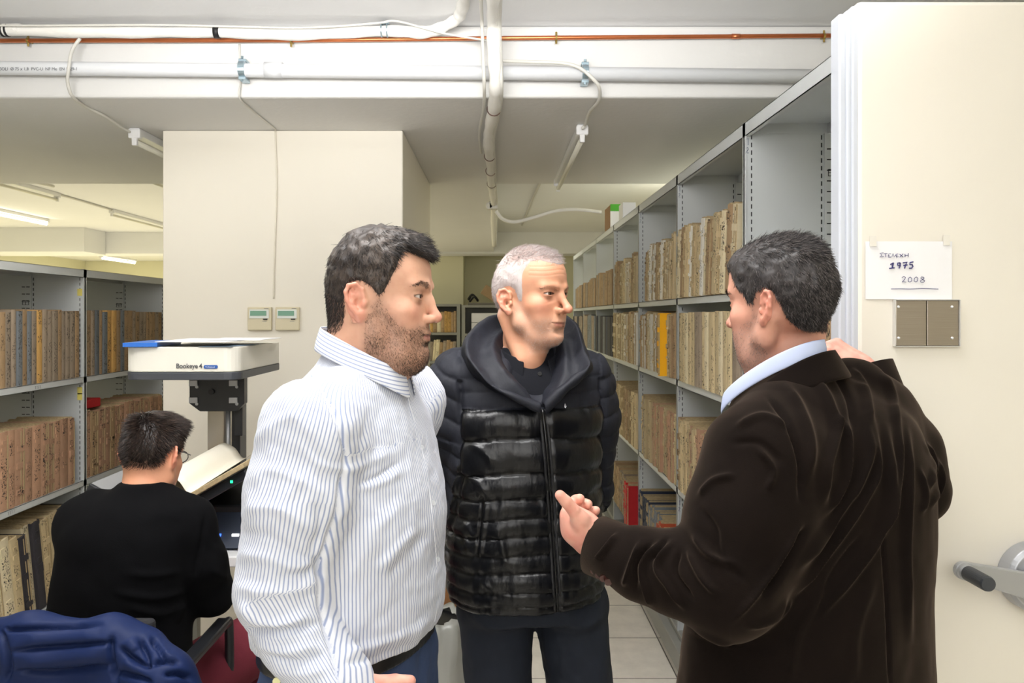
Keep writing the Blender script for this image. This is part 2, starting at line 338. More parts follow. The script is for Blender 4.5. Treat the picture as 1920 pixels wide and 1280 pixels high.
MB().box(a.x-.003, a.x-.0005, 1.670, 1.6795, b.z-.001, a.z+.001).box(b.x+.0005, b.x+.003, 1.670, 1.6795, b.z-.001, a.z+.001).box(a.x, b.x, 1.670, 1.6795, a.z+.0003, a.z+.002).box(a.x, b.x, 1.670, 1.6795, b.z-.002, b.z-.0003).build('holder_rim', plain('pale clear rim', (205, 203, 196), .2), h)
for x, y in ((1684.6, 575), (1785, 575), (1685, 633.4), (1785.4, 633.6)):
    c = P(x, y, 1.671); MB().tube([(c.x, 1.6725, c.z), (c.x, 1.670, c.z), (c.x, 1.6685, c.z)], [.0030, .0028, .0015], 12).build('screw', M_white, h, smooth=True)
M_alu = plain('satin grey aluminium', (178, 180, 184), .42, .55, var=.03)
c0 = Vector((1.125, 1.64, 1.075))
cr = MB().tube([(1.125, 1.68, 1.075), (1.125, 1.645, 1.075), (1.125, 1.637, 1.075)], [.072, .072, .064], 40).tube([(1.125, 1.637, 1.075), (1.125, 1.615, 1.075), (1.125, 1.610, 1.075)], [.046, .046, .040], 32).build('crank_hub', M_alu, q, .002)
d = Vector((1.125-.945, 0, 1.062-1.104)).normalized(); nn = Vector((-d.z, 0, d.x))
A = Vector((.945, 0, 1.104)); B = Vector((1.125, 0, 1.062)); poly = []
for k in range(9):
    an = PI/2+PI*k/8; pnt = A+(d*math.cos(an)+nn*math.sin(an))*.018; poly.append((pnt.x, pnt.z))
poly += [((B-nn*.03).x, (B-nn*.03).z), ((B+d*.05-nn*.03).x, (B+d*.05-nn*.03).z), ((B+d*.05+nn*.03).x, (B+d*.05+nn*.03).z), ((B+nn*.03).x, (B+nn*.03).z)]
MB().prism(poly, 'y', 1.608, 1.622).build('crank_lever', M_alu, cr, .003)
MB().tube([(.945, 1.622, 1.104), (.945, 1.600, 1.104), (.945, 1.594, 1.104)], [.0165, .0165, .014], 24).build('grip_collar', M_alu, cr, smooth=False)
MB().tube([(.945, 1.596, 1.104), (.945, 1.535, 1.104), (.945, 1.530, 1.104)], [.0150, .0150, .0135], 24).build('crank_grip', plain('dark grey grip', (62, 66, 72), .5, var=.12, bump=.4, bscale=400, bdist=.001), cr)
# hand inked shelf numbers on the posts
def ink(q, name, strokes, r, m, y):
    mb = MB()
    for s in strokes: mb.tube([(p[0], y, p[1]) for p in s], r, 5)
    return mb.build(name, m, q)
M_ink = plain('violet black ink', (52, 48, 110), .6); M_ink2 = plain('grey blue pen', (105, 118, 140), .6)
for i, y in enumerate(UR[1:4]):
    for zt in (TOPR-.055, 1.27, .76):
        sx = FR+.010; z = zt
        ink(q, 'ink_number', [[(sx-.002, z), (sx+.002, z+.004), (sx+.002, z-.020)], [(sx-.004, z-.030), (sx+.001, z-.027), (sx+.003, z-.033), (sx-.004, z-.046), (sx+.004, z-.046)]], .0012, M_ink2 if zt > 2 else M_ink, y-.0065)
# the paper notice
M_paper = plain('white paper', (246, 246, 248), .6, var=.01)
a, b = P(1622.5, 452.5, 1.678), P(1785, 561, 1.678)
q = empty('paper_sign', (a.x, 1.679, b.z), 'handwritten white paper notice with years taped to the ivory end panel', 'sign')
def grid(fn, n, m): return MB().add([fn(i/n, j/m) for i in range(n+1) for j in range(m+1)], [(i*(m+1)+j, (i+1)*(m+1)+j, (i+1)*(m+1)+j+1, i*(m+1)+j+1) for i in range(n) for j in range(m)])
grid(lambda u, w_: (a.x+(b.x-a.x)*u, 1.6785-.0006-.0020*abs(math.sin(u*5+w_*2))*u*(1-u)*2-.001*(w_-.5)**2*u, b.z+(a.z-b.z)*w_), 14, 14).build('sheet', M_paper, q, smooth=True)
def cs(s): return [((P(1560+x/3.556, 380+y/3.556, 1.676)).x, (P(1560+x/3.556, 380+y/3.556, 1.676)).z) for x, y in s]
thin = [[(342, 334), (318, 336), (332, 348), (318, 361), (343, 359)], [(346, 340), (368, 338)], [(357, 339), (358, 362)], [(392, 340), (378, 341), (374, 350), (386, 351), (374, 352), (375, 362), (392, 361)], [(398, 362), (406, 338), (415, 361)], [(440, 341), (428, 343), (423, 352), (430, 361), (442, 359)], [(424, 351), (436, 350)], [(450, 342), (474, 362)], [(474, 340), (450, 363)], [(486, 341), (487, 361)], [(508, 336), (508, 360)], [(487, 351), (508, 349)],
        [(465, 500), (478, 490), (489, 497), (484, 512), (466, 529), (478, 526), (494, 528)], [(520, 495), (508, 505), (507, 522), (519, 529), (531, 520), (531, 503), (520, 495)], [(562, 494), (548, 504), (546, 520), (558, 528), (570, 520), (572, 503), (562, 494)], [(610, 496), (596, 494), (590, 502), (604, 511), (618, 520), (610, 530), (592, 529), (588, 520), (604, 511), (614, 502), (610, 496)],
        [(394, 574), (450, 573), (520, 575), (600, 571), (640, 572), (708, 575)]]
bold = [[(390, 412), (406, 398), (400, 436)], [(382, 437), (416, 434)], [(392, 408), (410, 402), (402, 434)], [(452, 400), (438, 402), (436, 416), (450, 418), (456, 404), (452, 398), (454, 420), (446, 437)], [(472, 400), (500, 396), (490, 415), (484, 438)], [(476, 418), (502, 414)], [(541, 394), (520, 398), (518, 412), (534, 412), (539, 424), (530, 436), (514, 436)]]
ink(q, 'handwriting', [cs(s) for s in thin], .00062, M_ink, 1.6755); ink(q, 'bold_handwriting', [cs(s) for s in bold], .0013, M_ink, 1.6755)
for x, y in ((1775, 450), (1637, 452)):
    c = P(x, y, 1.675); MB().box(c.x-.007, c.x+.007, 1.6745, 1.6752, c.z-.011, c.z+.011).build('sticky_tape', plain('clear tape', (238, 234, 224), .15), q)

# left shelving
XL = -2.1; UL = [2.06, 3.06, 4.06, 5.06, 6.06]; TOPL = 1.855; LZ = [1.31, .785, .255]
q = empty('archive_shelving', (XL-.3, 4, 0), 'low grey steel archive shelving running along the left behind the seated man', 'shelving')
for y in UL: upright(q, XL, -1, y, TOPL+.002, slots=y > 3.5)
for i in range(4):
    shelf_board(q, XL, -1, UL[i], UL[i+1], TOPL, lip=.04)
    for z in LZ: shelf_board(q, XL, -1, UL[i], UL[i+1], z)
MB().box(XL-.6, XL, 2.06, 6.06, .03, .16).build('carriage_base', M_rail, q, .004)
MB().box(XL-.305, XL-.30, 2.08, 6.04, .255, .62).build('divider_panel', M_shelf, q)
M_lab = plain('yellow number label', (225, 210, 110), .6)
for z in (1.74, 1.24, 1.21): MB().box(XL-.036, XL-.012, 4.06-.0085, 4.06-.006, z-.018, z+.018).build('number_label', M_lab, q)
# pencilled years on the lips
mb = MB()
for (yy, zz) in ((3.62, 1.294), (3.42, .772)):
    for k in range(4):
        y = yy+k*.013
        mb.tube([(XL+.0008, y-.004, zz+.006), (XL+.0008, y+.003, zz+.006), (XL+.0008, y, zz-.007)], .0007, 5)
mb.build('pencilled_year', plain('pencil', (95, 95, 100), .6), q)

# ------------------------------------------------------------------ folders and ledgers
def cover_mat(name, rgb, ink=(45, 38, 32), amount=.575, rough=.7, var=.16):
    t = NT(name, rough); v = t.coord(); r = t.n.new('ShaderNodeObjectInfo').outputs['Random']
    off = t.n.new('ShaderNodeVectorMath'); off.operation = 'ADD'; cb = t.n.new('ShaderNodeCombineXYZ')
    rr = t.math('MULTIPLY', r, 37.0)
    for i in range(3): t.l.new(rr, cb.inputs[i])
    t.l.new(v, off.inputs[0]); t.l.new(cb.outputs[0], off.inputs[1]); ov = off.outputs[0]
    base = t.mix(t.noise(t.map(ov, (14, 2.5, 7)), 1, 5, .65), tuple(x*(1-var*1.6) for x in lin(rgb)), tuple(min(1, x*(1+var)) for x in lin(rgb)))
    hue = t.ramp(r, [(0, .78), (.5, 1.0), (1, 1.12)]); base = t.mix(1.0, base, hue, 'MULTIPLY')
    scr = t.math('GREATER_THAN', t.noise(t.map(ov, (1, 11, 44)), 1.0, 2), amount)
    blk = t.math('GREATER_THAN', t.noise(t.map(ov, (.5, .5, 5)), 1.0, 1), .50)
    x = t.sep(v); face = t.math('MULTIPLY', t.math('LESS_THAN', x[0], .0022), t.math('LESS_THAN', t.math('ABSOLUTE', x[1]), .33))
    f = t.math('MULTIPLY', t.math('MULTIPLY', scr, blk), face)
    t.set('Base Color', t.mix(f, base, lin(ink)))
    t.bump(t.noise(t.map(ov, (60, 7, 34)), 1, 4), .4, .003); return t.m
TAN = cover_mat('tan card', (208, 188, 148)); LTAN = cover_mat('light tan card', (222, 208, 174)); BRN = cover_mat('brown card', (168, 140, 106))
GRB = cover_mat('grey brown cloth', (158, 142, 124)); PNK = cover_mat('pinkish brown cloth', (190, 150, 122)); WHT = cover_mat('off white card', (228, 224, 214))
DRK = cover_mat('dark binding', (52, 50, 56), amount=.7); GRB2 = cover_mat('blue grey cloth', (120, 126, 132)); RED = cover_mat('red card', (200, 24, 34), amount=.9)
RUS = cover_mat('rust card', (176, 78, 46), amount=.9); YEL = cover_mat('bright yellow card', (252, 186, 12), amount=.95, var=.02); GRN = cover_mat('dark green card', (38, 66, 54), amount=.8)
NAV = cover_mat('navy binding', (48, 56, 78), amount=.8); OCH = cover_mat('ochre cloth', (205, 162, 96))
CNAME = {TAN: 'tan', LTAN: 'pale tan', BRN: 'brown', GRB: 'grey brown', PNK: 'pinkish brown', WHT: 'off white', DRK: 'black', GRB2: 'blue grey', RED: 'red', RUS: 'rust orange', YEL: 'bright yellow', GRN: 'dark green', NAV: 'navy', OCH: 'ochre'}
M_pages = plain('yellowed paper edges', (176, 156, 120), .85, var=.55, scale=90)
def book_proto(name, frayed, seed, D=.24):
    # unit thickness (y -.5.. .5 scaled), height 1 scaled, depth D; spine at x=0
    rnd = random.Random(seed); cv = MB(); n = 10
    for s in (-.5, .44): cv.box(.004, D, s, s+.06, 0, 1)
    # rounded spine
    poly = [(.006, -.5)]+[(.006-.006*math.cos(a), math.sin(a)*.5) for a in [(-PI/2)+PI*k/n for k in range(n+1)]]+[(.006, .5)]
    poly += [(.010, .44), (.010, -.44)]
    cv.prism(poly, 'z', 0, 1)
    if frayed:
        for k in range(5):
            z = rnd.uniform(.05, .9); cv.box(-.003, .002, rnd.uniform(-.45, 0), rnd.uniform(.1, .45), z, z+rnd.uniform(.02, .1))
    pg = MB(); m = 9 if frayed else 1
    for k in range(m):
        y0 = -.44+.88*k/m; y1 = y0+.88/m*.86 if frayed else .44
        pg.box(.010+(rnd.uniform(-.012, .01) if frayed else 0), D-.006, y0, y1, .012, (rnd.uniform(.95, 1.03) if frayed else .965))
    return cv, pg
PROTO = {}
def get_proto(kind, frayed, seed, mat):
    key = (kind, frayed, seed, mat.name)
    if key not in PROTO:
        cv, pg = book_proto(kind, frayed, seed)
        a = cv.build(kind, mat); b = pg.build('page_block', M_pages)
        sc.collection.objects.unlink(a); sc.collection.objects.unlink(b)
        PROTO[key] = (a, b)
    return PROTO[key]
ORD = 'first second third fourth fifth sixth seventh eighth ninth tenth eleventh twelfth thirteenth fourteenth fifteenth sixteenth seventeenth eighteenth nineteenth twentieth twenty-first twenty-second twenty-third twenty-fourth twenty-fifth twenty-sixth twenty-seventh twenty-eighth twenty-ninth thirtieth'.split()
NB = [0]
def put_book(kind, mat, frayed, loc, th, h, rz, lean, label, group, parts=True, depth=1.0, seed=0):
    a, b = get_proto(kind, frayed, seed, mat)
    o = a.copy(); sc.collection.objects.link(o)
    R = Matrix.Rotation(rz, 3, 'Z') @ Matrix.Rotation(lean, 3, 'X')
    o.rotation_euler = R.to_euler(); o.scale = (depth, th, h); o.location = loc
    tag(o, label, kind.replace('_', ' ').split()[-1], group); NB[0] += 1
    if parts:
        c = b.copy(); sc.collection.objects.link(c); c.parent = o
    return o
def fill(kind, X, sgn, y0, y1, z, hs, ths, mats, frayed, lean, lab, group, leave=0, jitter=.006, noun=None, parts=True, depth=1.0):
    """books from the near end y0 to the far end y1; lean>0 tips their tops towards the camera"""
    y = y0; k = 0; rnd = random.Random(hash((round(X*10), round(y0*10), round(z*100))) % 9999)
    h = rnd.uniform(*hs)
    while k < 30:
        th = rnd.uniform(*ths)
        if y+th > y1: break
        if rnd.random() < .35 or frayed: h = rnd.uniform(*hs)
        m = mats(k, rnd) if callable(mats) else rnd.choice(mats)
        l = lean if lean else 0
        rz = 0 if sgn > 0 else PI
        # local y follows +-world y; tilt so that the top goes towards -Y
        # the lower corner on the leaning side rests on the board
        tilt = l*sgn; pull = .034 if m in (YEL, RED, RUS) else 0
        loc = Vector((X-sgn*pull+sgn*rnd.uniform(0, jitter), y+th/2, z+abs(math.sin(l))*th/2+.0005))
        nm = noun or kind.replace('_', ' ')
        lb = f"{CNAME[m]} {nm}, {ORD[k]} from near end, {lab}"
        put_book(kind, m, frayed, loc, th*.97, h, rz, tilt, lb, group, parts, depth, seed=rnd.randint(0, 2))
        y += th/max(.5, math.cos(l)); k += 1
    return k
F = 'archive_folder'
X0 = FR+.004
rb = ['nearest bay', 'second bay', 'third bay', 'fourth bay', 'fifth bay', 'sixth bay', 'last bay']
def bay(i): return UR[i]+.022, UR[i+1]-.022
rows = ['top row', 'second row', 'third row', 'bottom row']
def R(i, r, **kw):
    a, b = bay(i); a += kw.pop('skip', 0); kw.setdefault('dx', -.018 if r < 3 else -.006); b -= kw.pop('stop', 0)
    kw.setdefault('lean', 0); kw.setdefault('frayed', True)
    fill(F, X0+kw.pop('dx'), 1, a, b, RZ[r], kw.pop('hs'), kw.pop('ths', (.045, .07)), kw.pop('mats'), kw.pop('frayed'), kw.pop('lean'), f"{rows[r]}, {rb[i]}, right shelving", f"archive folders on the {rows[r]} of the right shelving {rb[i]}", noun='folder', **kw)
WARM = [TAN, TAN, LTAN, WHT, TAN, BRN, WHT, LTAN]
R(0, 1, hs=(.30, .315), mats=[TAN, TAN, LTAN, TAN, BRN], frayed=False)
R(1, 0, hs=(.28, .315), mats=WARM, lean=.12, skip=.05)
R(1, 1, hs=(.305, .316), mats=lambda k, r: r.choice([TAN, TAN, TAN, LTAN, GRB]), frayed=False, ths=(.04, .065))
R(1, 2, hs=(.31, .335), mats=[TAN, BRN, TAN, PNK], ths=(.04, .06), jitter=.02)
R(1, 3, hs=(.25, .28), mats=[GRN, GRN, GRB2, NAV], ths=(.05, .07))
R(2, 0, hs=(.26, .31), mats=WARM, lean=.12, skip=.05, stop=.17)
def r2m(k, r): return YEL if k == 3 else (GRB2 if k == 4 else r.choice([TAN, LTAN, BRN, WHT, LTAN]))
R(2, 1, hs=(.29, .315), mats=r2m, ths=(.045, .06), jitter=.012)
R(2, 2, hs=(.325, .335), mats=[TAN, BRN, GRB, TAN, PNK], ths=(.045, .065), jitter=.02)
R(2, 3, hs=(.24, .275), mats=lambda k, r: [GRN, GRN, RUS, RUS, RUS][k] if k < 5 else (GRB2 if k < 12 else NAV), ths=(.05, .06), dx=-.012)
R(3, 0, hs=(.25, .31), mats=[LTAN, WHT, BRN, TAN], ths=(.05, .08), lean=.05, skip=.03)
R(3, 1, hs=(.30, .32), mats=lambda k, r: LTAN if k > 5 else r.choice(WARM), ths=(.06, .09))
R(3, 2, hs=(.325, .335), mats=[TAN, LTAN, TAN, BRN], ths=(.05, .08))
R(3, 3, hs=(.25, .285), mats=lambda k, r: RED if k in (0, 1, 2) else r.choice([TAN, GRB, BRN]), ths=(.05, .08), dx=-.03)
R(4, 0, hs=(.24, .27), mats=[BRN, GRB, BRN], frayed=False, ths=(.06, .09), lean=.03, skip=.02)
R(4, 1, hs=(.27, .30), mats=[DRK, NAV, GRB2, DRK], frayed=False, ths=(.06, .09))
R(4, 2, hs=(.3, .33), mats=[TAN, LTAN], ths=(.06, .09))
R(4, 3, hs=(.27, .30), mats=[BRN, GRB], frayed=False, ths=(.06, .09))
R(5, 0, hs=(.22, .25), mats=[BRN, GRB], frayed=False, ths=(.07, .1), lean=.04, skip=.02)
R(5, 1, hs=(.29, .31), mats=[GRB, GRB2], frayed=False, ths=(.07, .1))
R(6, 0, hs=(.20, .24), mats=[BRN, GRB], frayed=False, ths=(.07, .1), stop=.2)
R(6, 1, hs=(.28, .30), mats=[GRB, DRK], frayed=False, ths=(.07, .1))
Lg = 'bound_ledger'
def LL(i, r, hs, ths, mats, fr=False, lean=0, skip=0, **kw):
    nm = ['top row', 'middle row', 'bottom row'][r]; bn = {1: 'left bay of left shelving', 2: 'column side bay, left shelving'}[i]
    fill(Lg, XL-.004, -1, UL[i]+.022+skip, UL[i+1]-.022, LZ[r], hs, ths, mats, fr, lean, f"{nm}, {bn}", f"ledgers in the {nm}, {bn}", noun='ledger', **kw)
LL(1, 0, (.325, .34), (.034, .05), [GRB, GRB, OCH, GRB2, BRN, GRB]); LL(2, 0, (.325, .34), (.034, .055), [GRB, BRN, OCH, GRB, GRB2, BRN])
LL(1, 1, (.325, .34), (.05, .075), [PNK, PNK, PNK, GRB2, PNK], True); LL(2, 1, (.33, .345), (.05, .075), [PNK, PNK, PNK, BRN], True)
LL(1, 2, (.36, .44), (.055, .08), [OCH, DRK, LTAN, DRK, TAN], True, .16, skip=.07, jitter=.03, depth=1.0)
tag(MB().box(XL-.25, XL-.03, 4.12, 4.28, 1.122+.015, 1.122+.06).build('red_box_file', RED, bevel=.004), 'red box lying on the ledgers of the middle row', 'box')

# steel bookcases at the far end
def bookcase(X0_, X1_, top, label, contents):
    q = empty('steel_bookcase', ((X0_+X1_)/2, 11.6, 0), label, 'bookcase')
    Y0, Y1 = 11.45, 11.85
    for x in (X0_, X1_-.05): MB().box(x, x+.05, Y0, Y1, 0, top).build('side_panel', M_rail, q)
    MB().box(X0_+.05, X1_-.05, Y1-.02, Y1, 0, top).build('back_panel', M_rail, q)
    z = top
    while z > .1:
        MB().box(X0_+.05, X1_-.05, Y0, Y1-.02, z-.035, z).build('shelf', M_rail, q); z -= .41
    return q
bookcase(-1.45, -.53, 1.79, 'grey steel bookcase at the far end of the aisle, left one', 0)
bookcase(-.51, .55, 1.775, 'grey steel bookcase at the far end behind the grey haired man', 0)
for r, zt in enumerate((1.79-.41, 1.79-.82)):
    x = -1.08; k = 0; rnd = random.Random(5+r)
    while x < -.62 and k < 14:
        th = rnd.uniform(.035, .06); m = rnd.choice([BRN, OCH, GRB, LTAN, BRN])
        put_book('old_volume', m, False, (x+th/2, 11.48, zt+abs(math.sin(.1))*th/2), th*.95, rnd.uniform(.26, .31), PI/2, .08 if r else 0, f"{CNAME[m]} volume, {ORD[k]} from the left, {['upper', 'lower'][r]} shelf of the left far bookcase", 'volumes in the far bookcase', False)
        x += th; k += 1
for k, (x0, x1, z0, z1, rgb) in enumerate(((-.37, .1, 1.365+.002, 1.52, (215, 215, 222)), (-.37, .1, 1.525, 1.66, (222, 222, 228)))):
    tag(MB().box(x0, x1, 11.5, 11.78, z0, z1).build('archive_box', plain('white box card', rgb, .6), bevel=.004), ['white archive box on the far bookcase shelf, lower of two', 'white archive box on the far bookcase shelf, upper of two'][k], 'box', 'white boxes in the far bookcase')
tag(MB().box(-.42, .05, 11.5, 11.8, 1.777, 1.81).build('flat_carton', plain('grey card', (120, 116, 108), .7), bevel=.004), 'flat grey carton on top of the far bookcase', 'box')
tag(MB().box(-.22, .02, 11.5, 11.75, 1.87, 2.02, R=Matrix.Rotation(.6, 3, 'Y')).build('cardboard_box', BRN, bevel=.004), 'small brown cardboard box tipped over on the far bookcase', 'box')
tag(MB().tube(spline([(-.4, 11.6, 1.83), (-.33, 11.55, 1.90), (-.28, 11.6, 1.84), (-.36, 11.65, 1.93), (-.42, 11.6, 1.86)], 6), .018, 8).build('tangled_cable', M_black, smooth=True), 'dark tangled cable on top of the far bookcase', 'cable')

# boxes on top of the right shelving
q = empty('green_topped_carton', (.93, 6.15, TOPR), 'white carton with a green band on top of the right shelving', 'box')
MB().box(.852, .955, 6.0, 6.3, TOPR+.001, TOPR+.185).build('carton_body', plain('brown carton', (150, 110, 66), .7), q, .002)
MB().box(.853, .960, 5.990, 5.999, TOPR+.001, TOPR+.135).build('white_face', M_paper, q)
MB().box(.853, .960, 5.988, 5.999, TOPR+.1355, TOPR+.188).build('green_band', plain('green print', (78, 180, 40), .5), q)
tag(MB().box(.86, .95, 5.45, 5.62, TOPR+.001, TOPR+.125).build('white_carton', M_paper, bevel=.003), 'plain white carton beside the green banded one on the shelving', 'box')

# thermostats
M_therm = plain('beige plastic', (216, 206, 176), .4, var=.01); M_lcd = plain('green lcd', (128, 170, 148), .25, var=.02); M_scr = plain('white fascia', (228, 232, 226), .3)
for k, (x0, x1) in enumerate(((464, 509), (516, 561))):
    a, b = P(x0, 575.5, 3.88), P(x1, 619, 3.88)
    q = empty('thermostat', ((a.x+b.x)/2, 3.9, b.z), ['beige wall thermostat with green screen, nearer the left edge of the column', 'beige wall thermostat with green screen, nearer the striped shirt man'][k], 'thermostat', 'wall thermostats')
    W = b.x-a.x
    MB().box(a.x, b.x, 3.878, 3.8995, b.z, a.z).build('housing', M_therm, q, .004)
    MB().box(a.x+W*.09, b.x-W*.1, 3.8745, 3.8775, a.z-W*.47, a.z-W*.1).build('fascia', M_scr, q)
    MB().box(a.x+W*.13, b.x-W*.2, 3.8725, 3.8743, a.z-W*.36, a.z-W*.16).build('screen', M_lcd, q)
    MB().box(b.x-W*.34, b.x-W*.16, 3.874, 3.8775, a.z-W*.53, a.z-W*.485).build('button', M_black, q)
    MB().box(b.x-W*.30, b.x-W*.12, 3.8762, 3.8775, a.z-W*.075, a.z-W*.045).box(b.x-W*.38, b.x-W*.2, 3.8762, 3.8775, a.z-W*.60, a.z-W*.585).build('small_marking', M_rail, q)
# framed notice on the side of the column
q = empty('notice_frame', (-.45, 4.05, 1.2), 'dark framed white notice on the side of the column', 'notice')
MB().box(-.459, -.449, 3.96, 4.25, 1.2, 1.52).build('sheet', M_paper, q); MB().box(-.4605, -.443, 4.24, 4.252, 1.19, 1.53).box(-.4605, -.443, 3.95, 3.962, 1.19, 1.53).box(-.4605, -.443, 3.95, 4.252, 1.52, 1.532).box(-.4605, -.443, 3.95, 4.252, 1.188, 1.2).build('frame', M_black, q)

# ------------------------------------------------------------------ book scanner and desk
M_dk = plain('dark grey machine', (70, 73, 80), .4, var=.05); M_dk2 = plain('black machine', (38, 40, 44), .35, var=.08); M_ivory = plain('ivory machine shell', (236, 233, 222), .35, var=.01)
M_steel = plain('brushed steel sheet', (172, 166, 155), .28, .9, var=.25, scale=5)
q = empty('desk', (-1.2, 2.95, 0), 'white desk under the book scanner', 'desk')
MB().box(-1.33, -.55, 2.58, 3.45, .805, .84).build('desk_top', M_white, q, .004)
for x in (-1.31, -.61):
    for y in (2.62, 3.37): MB().box(x, x+.04, y, y+.04, 0, .805).build('leg', M_rail, q)
q = empty('book_scanner', (-1.13, 2.95, .84), 'ivory and black overhead book scanner with V shaped cradle', 'scanner')
a = P(233, 650, 2.8); b = P(437, 712, 2.8)
def rr_poly(x0, x1, y0, y1, r, n=6):
    out = []
    for cx, cy, s in ((x1-r, y1-r, 0), (x0+r, y1-r, 1), (x0+r, y0+r, 2), (x1-r, y0+r, 3)):
        for k in range(n+1):
            an = s*PI/2+PI/2*k/n; out.append((cx+r*math.cos(an), cy+r*math.sin(an)))
    return out
zm = P(0, 697, 2.8).z
hd = MB().prism(rr_poly(a.x, b.x+.02, 2.79, 3.36, .05), 'z', zm, a.z).build('scanner_head', M_ivory, q, .004)
MB().prism(rr_poly(a.x-.001, b.x+.021, 2.789, 3.361, .05), 'z', b.z, zm-.0005).build('head_underside', M_dk, hd, .003)
def text(body, loc, size, m, parent, bold=0, rx=PI/2, ext=.0004, rz=0, sx=1):
    c = bpy.data.curves.new('lettering', 'FONT'); c.body = body; c.size = size; c.extrude = ext; c.offset = bold
    o = bpy.data.objects.new('lettering', c); sc.collection.objects.link(o); o.parent = parent
    o.location = Vector(loc)-parent.matrix_basis.translation if parent.parent is None else Vector(loc)-q.location
    o.rotation_euler = (rx, 0, rz); o.scale = (sx, 1, 1); c.materials.append(m); return to_mesh(o)
text('Bookeye', P(330, 690, 2.787), .0235, M_dk, q, .0002, sx=.92); text('4', P(373, 690, 2.787), .0235, M_dk, q, .0002)
pl = P(395, 687.5, 2.787); MB().prism([(pl.x+dx, pl.z+dz) for dx, dz in ((-.022, -.006), (.022, -.006), (.025, 0), (.022, .006), (-.022, .006), (-.025, 0))], 'y', 2.7865, 2.789).build('blue_badge', plain('blue print', (44, 92, 170), .4), hd)
text('Professional', (pl.x-.018, 2.7862, pl.z-.0028), .0068, M_white, q)
# mount and pole
mb = MB(); c0 = P(355, 712, 3.05); c1 = P(458, 771, 3.05)
mb.prism([(c0.x, c0.z+.03), (c1.x, c0.z+.03), (c1.x, c1.z+.03), (c1.x-.03, c1.z), (c0.x+.04, c1.z), (c0.x, c1.z+.03)], 'y', 3.05, 3.09).build('mount_block', M_dk2, q, .002)
mb = MB()
for x, y in ((363, 718), (438, 718), (363, 750), (438, 750)):
    c = P(x, y, 3.045); mb.box(c.x-.016, c.x+.016, 3.038, 3.049, c.z-.011, c.z+.011); mb.tube([(c.x+.014, 3.037, c.z-.014), (c.x+.014, 3.048, c.z-.014)], .006, 10)
mb.build('bracket', M_alu, q, .001)
c = P(397, 734, 3.045); MB().tube([(c.x, 3.036, c.z), (c.x, 3.05, c.z)], .011, 16).build('camera_lens', M_black, q)
za, zb = P(0, 768, 3.1).z, .98
MB().box(P(389, 0, 3.1).x, P(420, 0, 3.1).x, 3.10, 3.20, zb, za).build('steel_cover', M_steel, q, .003)
MB().tube([(P(426, 0, 3.1).x, 3.11, zb), (P(426, 0, 3.1).x, 3.11, za)], .009, 14).tube([(P(438, 0, 3.1).x, 3.10, zb+.35), (P(438, 0, 3.1).x, 3.10, za)], .006, 12).build('guide_rod', M_alu, q, smooth=True)
MB().box(P(431, 0, 3.1).x, P(447, 0, 3.1).x, 3.12, 3.2, zb, za+.02).box(P(441, 0, 3.1).x, P(456, 0, 3.1).x, 3.09, 3.14, za-.10, za+.03).build('column_rail', M_dk2, q, .002)
MB().box(-1.32, -.78, 2.70, 3.30, .841, .98).build('base_body', M_dk2, q, .008)
MB().add([(-1.31, 2.64, .85), (-.78, 2.64, .85), (-.78, 2.699, .955), (-1.31, 2.699, .955)], [(0, 1, 2, 3)]).box(-1.31, -.78, 2.66, 2.699, .842, .85).build('control_panel', plain('slate control panel', (58, 66, 82), .3), q)
for k, c in enumerate(((60, 110, 255), (240, 240, 240))):
    MB().box(-.93+k*.045, -.922+k*.06, 2.655, 2.67, .885, .892).build('indicator_light', plain('indicator %d' % k, c, .4, emit=2.5), q)
def flap(x0, z0, x1, z1, nm):
    d = Vector((x1-x0, 0, z1-z0)); L = d.length; d.normalize(); nr = Vector((-d.z, 0, d.x)); nr = nr if nr.z > 0 else -nr
    p0 = Vector((x0, 0, z0))
    def pr(a_, b_, c_, e_): return [((p0+d*a_+nr*c_).x, (p0+d*a_+nr*c_).z), ((p0+d*b_+nr*c_).x, (p0+d*b_+nr*c_).z), ((p0+d*b_+nr*e_).x, (p0+d*b_+nr*e_).z), ((p0+d*a_+nr*e_).x, (p0+d*a_+nr*e_).z)]
    f = MB().prism(pr(0, L, -.03, 0), 'y', 2.52, 2.98).build('cradle_flap', M_dk2, q, .004)
    MB().prism(pr(.005, L-.004, 0.001, .003), 'y', 2.525, 2.975).build('cradle_plate', M_alu, f)
    for t in (.35, .82):
        c = p0+d*L*t-nr*.014; MB().box(c.x-.004, c.x+.004, 2.517, 2.5195, c.z-.004, c.z+.004).build('green_light', plain('green led', (40, 225, 150), .4, emit=2), f)
    return p0, d, nr, L
rf_ = flap(-1.06, .985, -.80, 1.135, 'r'); lf_ = flap(-1.10, .985, -1.29, 1.09, 'l')
q2 = empty('open_book', (-1.14, 2.75, 1.0), 'large open old register lying in the scanner cradle', 'book')
mb = MB(); p0, d, nr, L = rf_
def slab(p0, d, nr, a_, b_, c_, e_, y0, y1): 
    pts = [p0+d*a_+nr*c_, p0+d*b_+nr*c_, p0+d*b_+nr*e_, p0+d*a_+nr*e_]; return [(p.x, p.z) for p in pts], 'y', y0, y1
MB().prism(*slab(p0, d, nr, .0, L+.01, .004, .020, 2.50, 2.96)).build('right_pages', M_pages, q2, .003)
p0, d, nr, L = lf_; MB().prism(*slab(p0, d, nr, .0, L-.075, .004, .020, 2.50, 2.96)).build('left_pages', M_pages, q2, .003)
prof = spline([Vector((-1.07, 0, 1.01)), Vector((-1.09, 0, 1.06)), Vector((-1.06, 0, 1.115)), Vector((-1.01, 0, 1.10)), Vector((-.975, 0, 1.06)), Vector((-.93, 0, 1.085))], 5)
